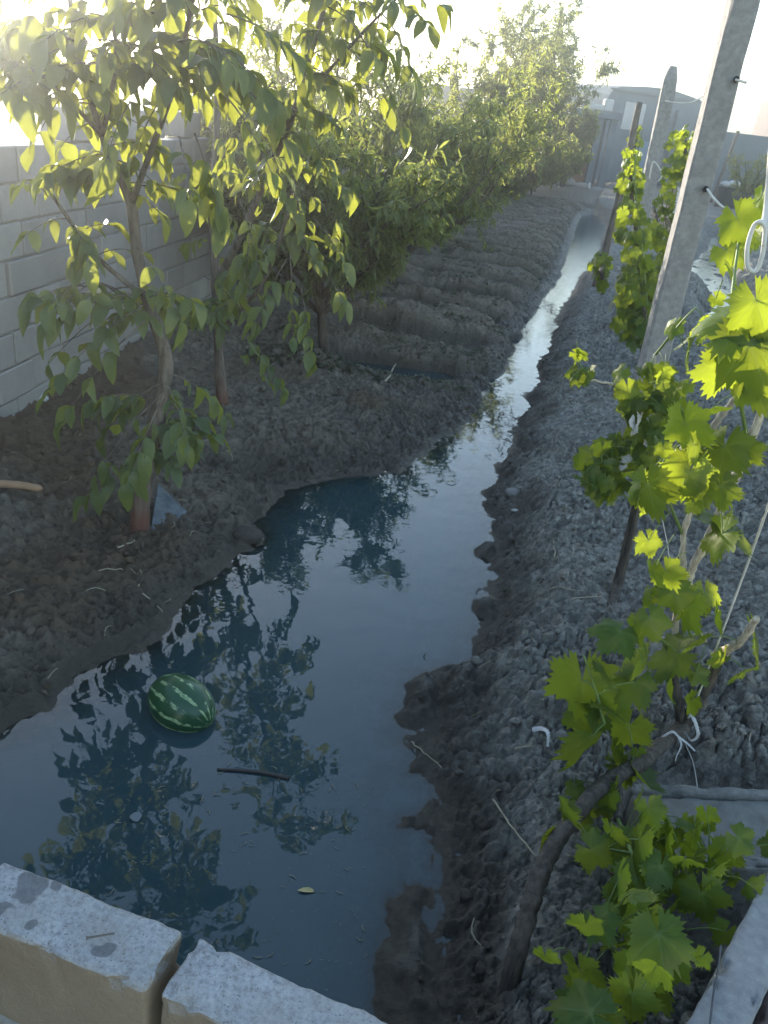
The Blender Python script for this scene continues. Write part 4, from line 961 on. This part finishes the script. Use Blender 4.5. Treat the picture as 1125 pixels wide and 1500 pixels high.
# ------------------------------------------------------------------ twigs and small finds
tw = 'pale dry twigs lying on the mud'
for lb, pts, r in [('pale forked twig below the nearest walnut trunk', [(130, 848), (150, 838), (180, 838)], .004), ('short pale twig against the foot of the nearest walnut trunk', [(173, 806), (190, 799), (198, 795)], .005),
                   ('hooked pale twig upright above the pond bank', [(203, 862), (207, 850), (206, 838)], .004), ('thin pale twig sloping down to the pond edge', [(210, 872), (225, 885), (238, 900)], .0035),
                   ('straight pale twig on the wet mud right of the pond', [(601, 1090), (620, 1105), (647, 1128)], .003), ('long brown twig leaning across the right bank by the drowned lumps', [(722, 1175), (745, 1210), (785, 1260)], .004),
                   ('curved pale twig on the cracked clods near the vine leaves', [(792, 1030), (808, 1015), (817, 995)], .003), ('thin wavy root lying on the bank below the second vine', [(805, 866), (820, 862), (838, 868), (855, 868)], .003),
                   ('pale straight twig below the wavy root', [(835, 880), (860, 878), (885, 877)], .003), ('pale twig lying on the bank level with the white scrap', [(753, 1101), (765, 1098), (778, 1096)], .0035),
                   ('upright thin straw on the far bank beside the second vine', [(812, 820), (811, 800), (808, 790)], .003), ('pale stick lying in the ditch by the first puddle', [(562, 562), (570, 553), (579, 544)], .012)]:
    b = MB(); q = smooth_pts([Gs(px, py, .012) for px, py in pts], 5); b.tube(q+RNG.normal(size=q.shape)*.002, np.linspace(r, r*.6, len(q)), 6, lump=.1)
    b.build('twig', M['straw'], smooth=True, label=lb, cat='twig', group=tw)
b = MB(); q = smooth_pts([Gs(-30, 715, .03), Gs(25, 719, .035), Gs(55, 720, .02), Gs(62, 720, .015)], 5); b.tube(q, np.interp(np.linspace(0, 1, len(q)), [0, .7, 1], [.022, .02, .004]), 8, lump=.05)
b.build('wood_offcut', m_plain('brown_wood', (.30, .19, .12), .8), smooth=True, label='reddish brown pointed wood offcut on the bare soil by the wall', cat='wood')
# slate leaning behind the trunk
tl = MB(); c0 = [Gs(213, 770, .0), Gs(240, 776, .0), Gs(274, 752, .01)]
k1 = P(232, 708, 3.95); V = np.array([c0[0]-np.array([0, 0, .04]), c0[1]-np.array([0, 0, .05]), c0[2], k1*.96+c0[2]*.04, k1])
pn_ = nrm(np.cross(V[2]-V[1], V[4]-V[1])); V = V-((V-V[1])@pn_)[:, None]*pn_
nn_ = nrm(np.cross(V[2]-V[0], V[3]-V[0])); th_ = .012
Vb = V-nn_*th_; tl.add(np.concatenate([V, Vb]), [np.array([[0, 1, 2, 3, 4]]), np.array([[9, 8, 7, 6, 5]]), np.array([[i, 5+i, 5+(i+1) % 5, (i+1) % 5] for i in range(5)])])
tl.build('slate_piece', m_concrete('blue_slate', (.075, .09, .11), (.20, .225, .25), 22, .8), label='broken blue grey slate leaning behind the nearest walnut trunk', cat='slate')
def stone(label, px, py, d, m, seed, dz=.0, sq=(1, .8, .6), grp=None, z=None):
    b = MB(); v = IV*(1+.22*fbm(IV[:, :1]*1.5+seed*3, IV[:, 1:2]*1.5+IV[:, 2:]*1.2, 3, seed)); v = v*np.array(sq)*d
    p = Gs(px, py, dz); b.add(v+p, [IF], .4); bb = b.build('stone', m, smooth=True, label=label, cat='stone', group=grp, origin=p); return bb
stone_m = m_concrete('stone_grey', (.22, .20, .19), (.34, .32, .30), 30, 1)
stone('pale stone at the foot of the block wall', 60, 584, .05, m_concrete('stone_pale', (.5, .49, .46), (.62, .6, .57), 20), 3)
stone('rounded mud-coated stone at the water edge below the second walnut', 362, 782, .085, m_concrete('muddy_stone', (.06, .053, .046), (.11, .1, .09), 30, 1), 5, -.01, (1, .8, .6))
stone('grey stone on the right bank above a white chip', 751, 722, .05, stone_m, 7)
stone('white chip on the dark mud of the right bank', 756, 750, .022, m_concrete('chip', (.55, .54, .52), (.68, .66, .63), 20), 9, .01, (1.6, .6, .5))
stone('small pebble standing upright on the far bare soil', 862, 276, .12, m_concrete('chip2', (.5, .5, .5), (.62, .6, .6), 20), 10, .1, (.5, .5, 1.2))
# floating things
b = MB(); a, c_ = G(318, 1127, .004), G(424, 1140, .004); b.tube(smooth_pts([a, (a+c_)/2+np.array([0, .01, .002]), c_]), np.linspace(.004, .008, 13), 7, lump=.2)
b.build('floating_stick', m_plain('wet_wood', (.035, .03, .026), .35), smooth=True, label='dark wet stick floating right of the watermelon', cat='stick')
def floating_leaf(lb, px, py, s, rot, T, col):
    b = MB(); p = G(px, py, .006); b.inst(T[0], T[1] if isinstance(T[1], list) else [T[1]], p[None], frames(np.array([[math.sin(rot), math.cos(rot), 0]]), np.array([[.05, 0, 1.0]])), np.array([s]))
    b.build('floating_leaf', m_plain('fallen_leaf', col, .6), smooth=True, label=lb, cat='leaf', group='fallen leaves floating on the pond')
heart = leaf_template(.95, .1, .05, 7)
floating_leaf('pale heart-shaped leaf floating below the watermelon', 197, 1190, .042, 2.6, heart, (.13, .15, .16))
floating_leaf('yellowish narrow leaf floating near the front wall', 436, 1304, .075, 1.4, PEA[0], (.45, .36, .16))
# bits of weed on the channel
x = []; y = []
n_ = 2600; yy = 2.6+(13-2.6)*RNG.random(n_); fr0 = RNG.random(n_); lx = np.interp(yy, LE[:, 0], LE[:, 1]); rx_ = np.interp(yy, RE[:, 0], RE[:, 1]); xx = lx+(rx_-lx)*fr0
hh = Hv(xx, yy); clump = fbm(xx*2.2, yy*1.1, 3, 99); k = (hh < -.004) & (clump > .1) & ((yy > 5.6) | (RNG.random(n_) < .10)) & (RNG.random(n_) < .75)
fwm = MB(); sv, sf = strip(1, .05, .2); nk = k.sum(); a = RNG.normal(size=(nk, 3))*np.array([1, 1, .1]); zz = np.tile(np.array([0, 0, 1.0]), (nk, 1))+RNG.normal(size=(nk, 3))*.3
fwm.inst(sv, [sf], np.stack([xx[k], yy[k], np.full(nk, .004)], 1), frames(np.cross(zz, a), zz), .02+.06*RNG.random(nk)**2)
fwm.build('floating_debris', m_plain('weed', (.05, .05, .04), .7), kind='stuff', label='dark bits of weed floating on the channel')
# seedlings along the ridges
n_ = 9000; yy = 6.8+22*RNG.random(n_)**1.3; xx = np.interp(yy, LE[:, 0], LE[:, 1])-.15-RNG.random(n_)*(1.9+.02*yy)
hh = Hv(xx, yy); ph = (yy-7.45+.03*xx)/1.15; k = (.5-.5*np.cos(ph*2*math.pi) > .35) & (hh > .02) & (fbm(xx*1.5, yy*1.5, 2, 7) > -.35)
xx, yy, hh = xx[k], yy[k], hh[k]; sd_ = MB()
for rep in range(3):
    n2 = len(xx); az = RNG.uniform(0, 2*math.pi, n2); tip = np.stack([np.cos(az), np.sin(az), RNG.uniform(.1, 1.0, n2)], 1)
    T = WAL[rep]; sd_.inst(T[0], [T[1]], np.stack([xx, yy, hh+.012], 1), frames(tip, np.tile(np.array([0, 0, 1.0]), (n2, 1))+RNG.normal(size=(n2, 3))*.2), .02+.03*RNG.random(n2))
sd_.build('seedlings', m_leaf('seedling_leaf', (.045, .06, .035), (.09, .105, .06), (.14, .17, .06), .3), kind='stuff', label='small seedlings sprouting along the furrow ridges')

# ------------------------------------------------------------------ far end: buildings, yard things
def at_far(px, py, Y): return P(px, py, Y)
YB = 46.0
bl_, br_ = P(888, 150, YB), P(1036, 170, YB+3); zt = P(905, 121, YB)[2]
shed = thing('grey_building', (bl_[0], YB, 0), 'big grey rendered building with rounded roof corners at the far end', 'building')
render_m = m_concrete('grey_render', (.12, .145, .175), (.19, .22, .25), 1.5, .8)
b = MB(); W = br_[0]-bl_[0]; prof = [(0, -.3), (0, zt-1.0)]
for a in np.linspace(0, math.pi/2, 7): prof.append((.7-.7*math.cos(a), zt-1.0+.85*math.sin(a)))
for t_ in (.3, .5, .7): prof.append((.7+(W-1.3)*t_, zt-.15+.22*math.sin(t_*math.pi)))
for a in np.linspace(0, math.pi/2, 7): prof.append((W-.7+.7*math.sin(a), zt-.75+.6*math.cos(a)))
prof += [(W, zt-1.0), (W, -.3)]
prof = np.array(prof); k = len(prof); e1 = nrm(np.array([W, 3.0, 0])); e2 = np.array([-e1[1], e1[0], 0])
fr_ = np.array([np.array([bl_[0], YB, 0])+e1*p[0]*1.08+up3*p[1] for p in prof]); bk = fr_+e2*7
b.add(np.concatenate([fr_, bk]), [np.arange(k)[None], (np.arange(k)[::-1]+k)[None], np.array([[i, i+k, (i+1) % k+k, (i+1) % k] for i in range(k)])], .3); b.build('wall', render_m, shed)
def on_front(u0, u1, z0, z1, dep, name, m, lab=None):
    b = MB(); c = np.array([bl_[0], YB, 0])+e1*(u0+u1)/2*1.08-e2*(dep/2)+up3*(z0+z1)/2
    b.box(c, ((u1-u0)*1.08, dep, z1-z0), math.atan2(e1[1], e1[0])); o = b.build(name, m, shed)
    if lab: o['label'] = lab
dkm = m_plain('dark_opening', (.03, .033, .038), .4); 
on_front(1.1, 2.3, zt-2.0, zt-.75, .05, 'white_sheet', M['cloth'], 'white sheet hung under the roof')
on_front(W*.80, W*.86, zt-3.0, zt-1.6, .04, 'window', dkm); on_front(W*.93, W*.98, zt-2.6, zt-1.3, .04, 'window', dkm)
on_front(W*.70, W*.76, .1, zt-.8, .22, 'pilaster', render_m)
on_front(.05, W-.6, zt-.33, zt-.24, .10, 'roof_edge', m_plain('dark_edge', (.09, .10, .11), .6))
on_front(W*.30, W*.62, .0, 2.2, .06, 'door', m_plain('blue_door', (.16, .25, .33), .6))
# lean-to with brown door
YL = 40.0
l0, l1 = P(845, 158, YL), P(905, 168, YL); lt = thing('lean_to', (l0[0], YL, 0), 'open lean-to with a brown door and junk on its roof, left of the grey building', 'shed')
b = MB(); wd0 = l1[0]-l0[0]; zl = l0[2]; b.box(((l0[0]+l1[0])/2, YL+1.2, zl-.15), (wd0+.3, 2.8, .28), 0); b.build('roof', render_m, lt)
for q in (.12, .62, .95):
    b = MB(); b.box((l0[0]+wd0*q, YL+.05, zl/2-.2), (.28, .28, zl-.2), 0); b.build('column', render_m, lt)
b = MB(); b.box(((l0[0]+l1[0])/2, YL+2.3, zl/2-.2), (wd0, .2, zl-.2), 0); b.build('back_wall', m_plain('dark_wall', (.06, .06, .065), .8), lt)
b = MB(); b.box((l0[0]+wd0*.38, YL+.4, zl*.36), (wd0*.36, .06, zl*.72), 0); b.build('door', m_plain('brown_door', (.24, .13, .075), .7), lt)
for q, (s0_, s1_) in zip((.25, .5, .75), ((.5, .35), (.9, .25), (.4, .5))):
    b = MB(); b.box((l0[0]+wd0*q, YL+.3, zl-.01+s1_/2), (s0_, .4, s1_), .2*q, bev=.05); b.build('sack', M['cloth'], None, label=['small white sack on the lean-to roof, left of a wide flat one', 'wide flat white bundle on the lean-to roof', 'tall white sack on the lean-to roof, nearest the grey building'][int(q*4)-1], cat='sack', group='white sacks on the lean-to roof')
# rubble heap in front of the lean-to
rb = MB()
for i in range(40):
    p = np.array([RNG.normal()*1.0, RNG.normal()*.4, 0]); v = IV*np.array([.35, .25, .18])*RNG.uniform(.5, 1.2)*(1+.2*RNG.normal(size=(len(IV), 1))*.3)
    rb.add(v+P(830, 240, 38)*np.array([1, 1, 0])+p+up3*max(.05, .35-.25*abs(p[0])), [IF])
rb.build('rubble', stone_m, kind='stuff', label='heap of rubble in front of the lean-to')
# far wall on the right, with a tank, a stump post and a small tree
yw = 44.0; w0, w1 = P(1040, 190, yw), P(1150, 212, yw)
b = MB(); b.box(((w0[0]+w1[0])/2+3, yw, w0[2]/2-.1), (w1[0]-w0[0]+6.5, .3, w0[2]+.2), -.02); b.build('far_wall', render_m, label='low grey wall closing the yard on the far right', cat='wall')
b = MB(); p = P(1118, 180, yw+6); b.box((p[0]+1.2, yw+6, 1.9), (2.4, 2.4, p[2]*2-1.9+.2), 0); b.build('brick_hut', m_plain('brick_red', (.24, .20, .19), .9), label='small reddish hut top showing above the far right wall', cat='hut')
tk = thing('water_tank', (*G(1075, 262, 0)[:2]*.55, 0), 'black plastic tub with white rubbish on its rim, by the far right wall', 'tub')
tc = np.array([*(P(1074, 266, 34)[:2]), 0]); tk.location = tuple(tc)
b = MB(); rr0 = .50; ring = []
b.tube([tc+up3*z for z in (-.02, .3, .6, .95, 1.0)], [rr0*.82, rr0*.9, rr0*.96, rr0, rr0*1.06], 24); b.build('tub', m_plain('black_plastic', (.025, .027, .03), .5), tk, smooth=False)
for dx, s in ((-.3, .2), (.05, .24), (.25, .16)):
    b = MB(); b.add(IV*np.array([s, s*.7, s*.6])*(1+.25*fbm(IV[:, :1]*2+dx*9, IV[:, 1:2]*2, 3, 4))+tc+np.array([dx, -.1, 1.0+s*.5]), [IF]); b.build('rubbish', M['cloth'], tk, smooth=True)
b = MB(); p = P(1062, 215, 36); b.tube([np.array([p[0], 36, 0]), np.array([p[0]+.35, 36, p[2]+.6])], .07, 8); b.build('leaning_stake', M['bark'], label='dark leaning stake beside the black tub', cat='stake')
bushy_tree('small_tree', 'small grey green bush-like tree in front of the far right wall', 'tree', None, P(1100, 262, 30)[:2], .7, 7, .9, 1.5, 2600, .12, 71, fl, pb, tw=10)
bushy_tree('dry_bush', 'pale dry shrub behind the vine with sunlit yellow tips', 'shrub', None, P(1005, 240, 14)[:2], .6, 6, .35, 1.1, 1200, .06, 72, m_leaf('dry_leaf', (.25, .22, .17), (.36, .32, .26), (.3, .26, .16), .3), pb, tw=8, up=.25)
# hut behind the trees on the left
b = MB(); p = P(664, 128, 52); b.box((p[0], 52, p[2]/2-.1), (2.6, 3, p[2]+.2), -.05); b.build('far_hut', m_concrete('far_block', (.20, .195, .20), (.28, .275, .28), 2), label='dark grey hut half hidden behind the far trees', cat='hut')
# hedge of trees behind everything so the yard is closed
for i, (xx_, yy_) in enumerate(((-4, 62), (14, 66), (23, 60), (32, 64))):
    pass

# ------------------------------------------------------------------ air
hz = MB(); hz.box((0, 190, 7.0), (900, 500, 17.0), 0)
hm = bpy.data.materials.new('haze_air'); hm.use_nodes = True; n = hm.node_tree; n.nodes.remove(n.nodes['Principled BSDF'])
pv = n.nodes.new('ShaderNodeVolumePrincipled'); pv.inputs['Color'].default_value = (.92, .94, 1, 1); pv.inputs['Density'].default_value = .0072; pv.inputs['Anisotropy'].default_value = .90  # added haze stands in for glare near the sun; also pales far things
n.links.new(pv.outputs[0], n.nodes['Material Output'].inputs['Volume'])
hz.build('haze', hm, kind='stuff', label='bright evening haze, added for the glare round the sun')
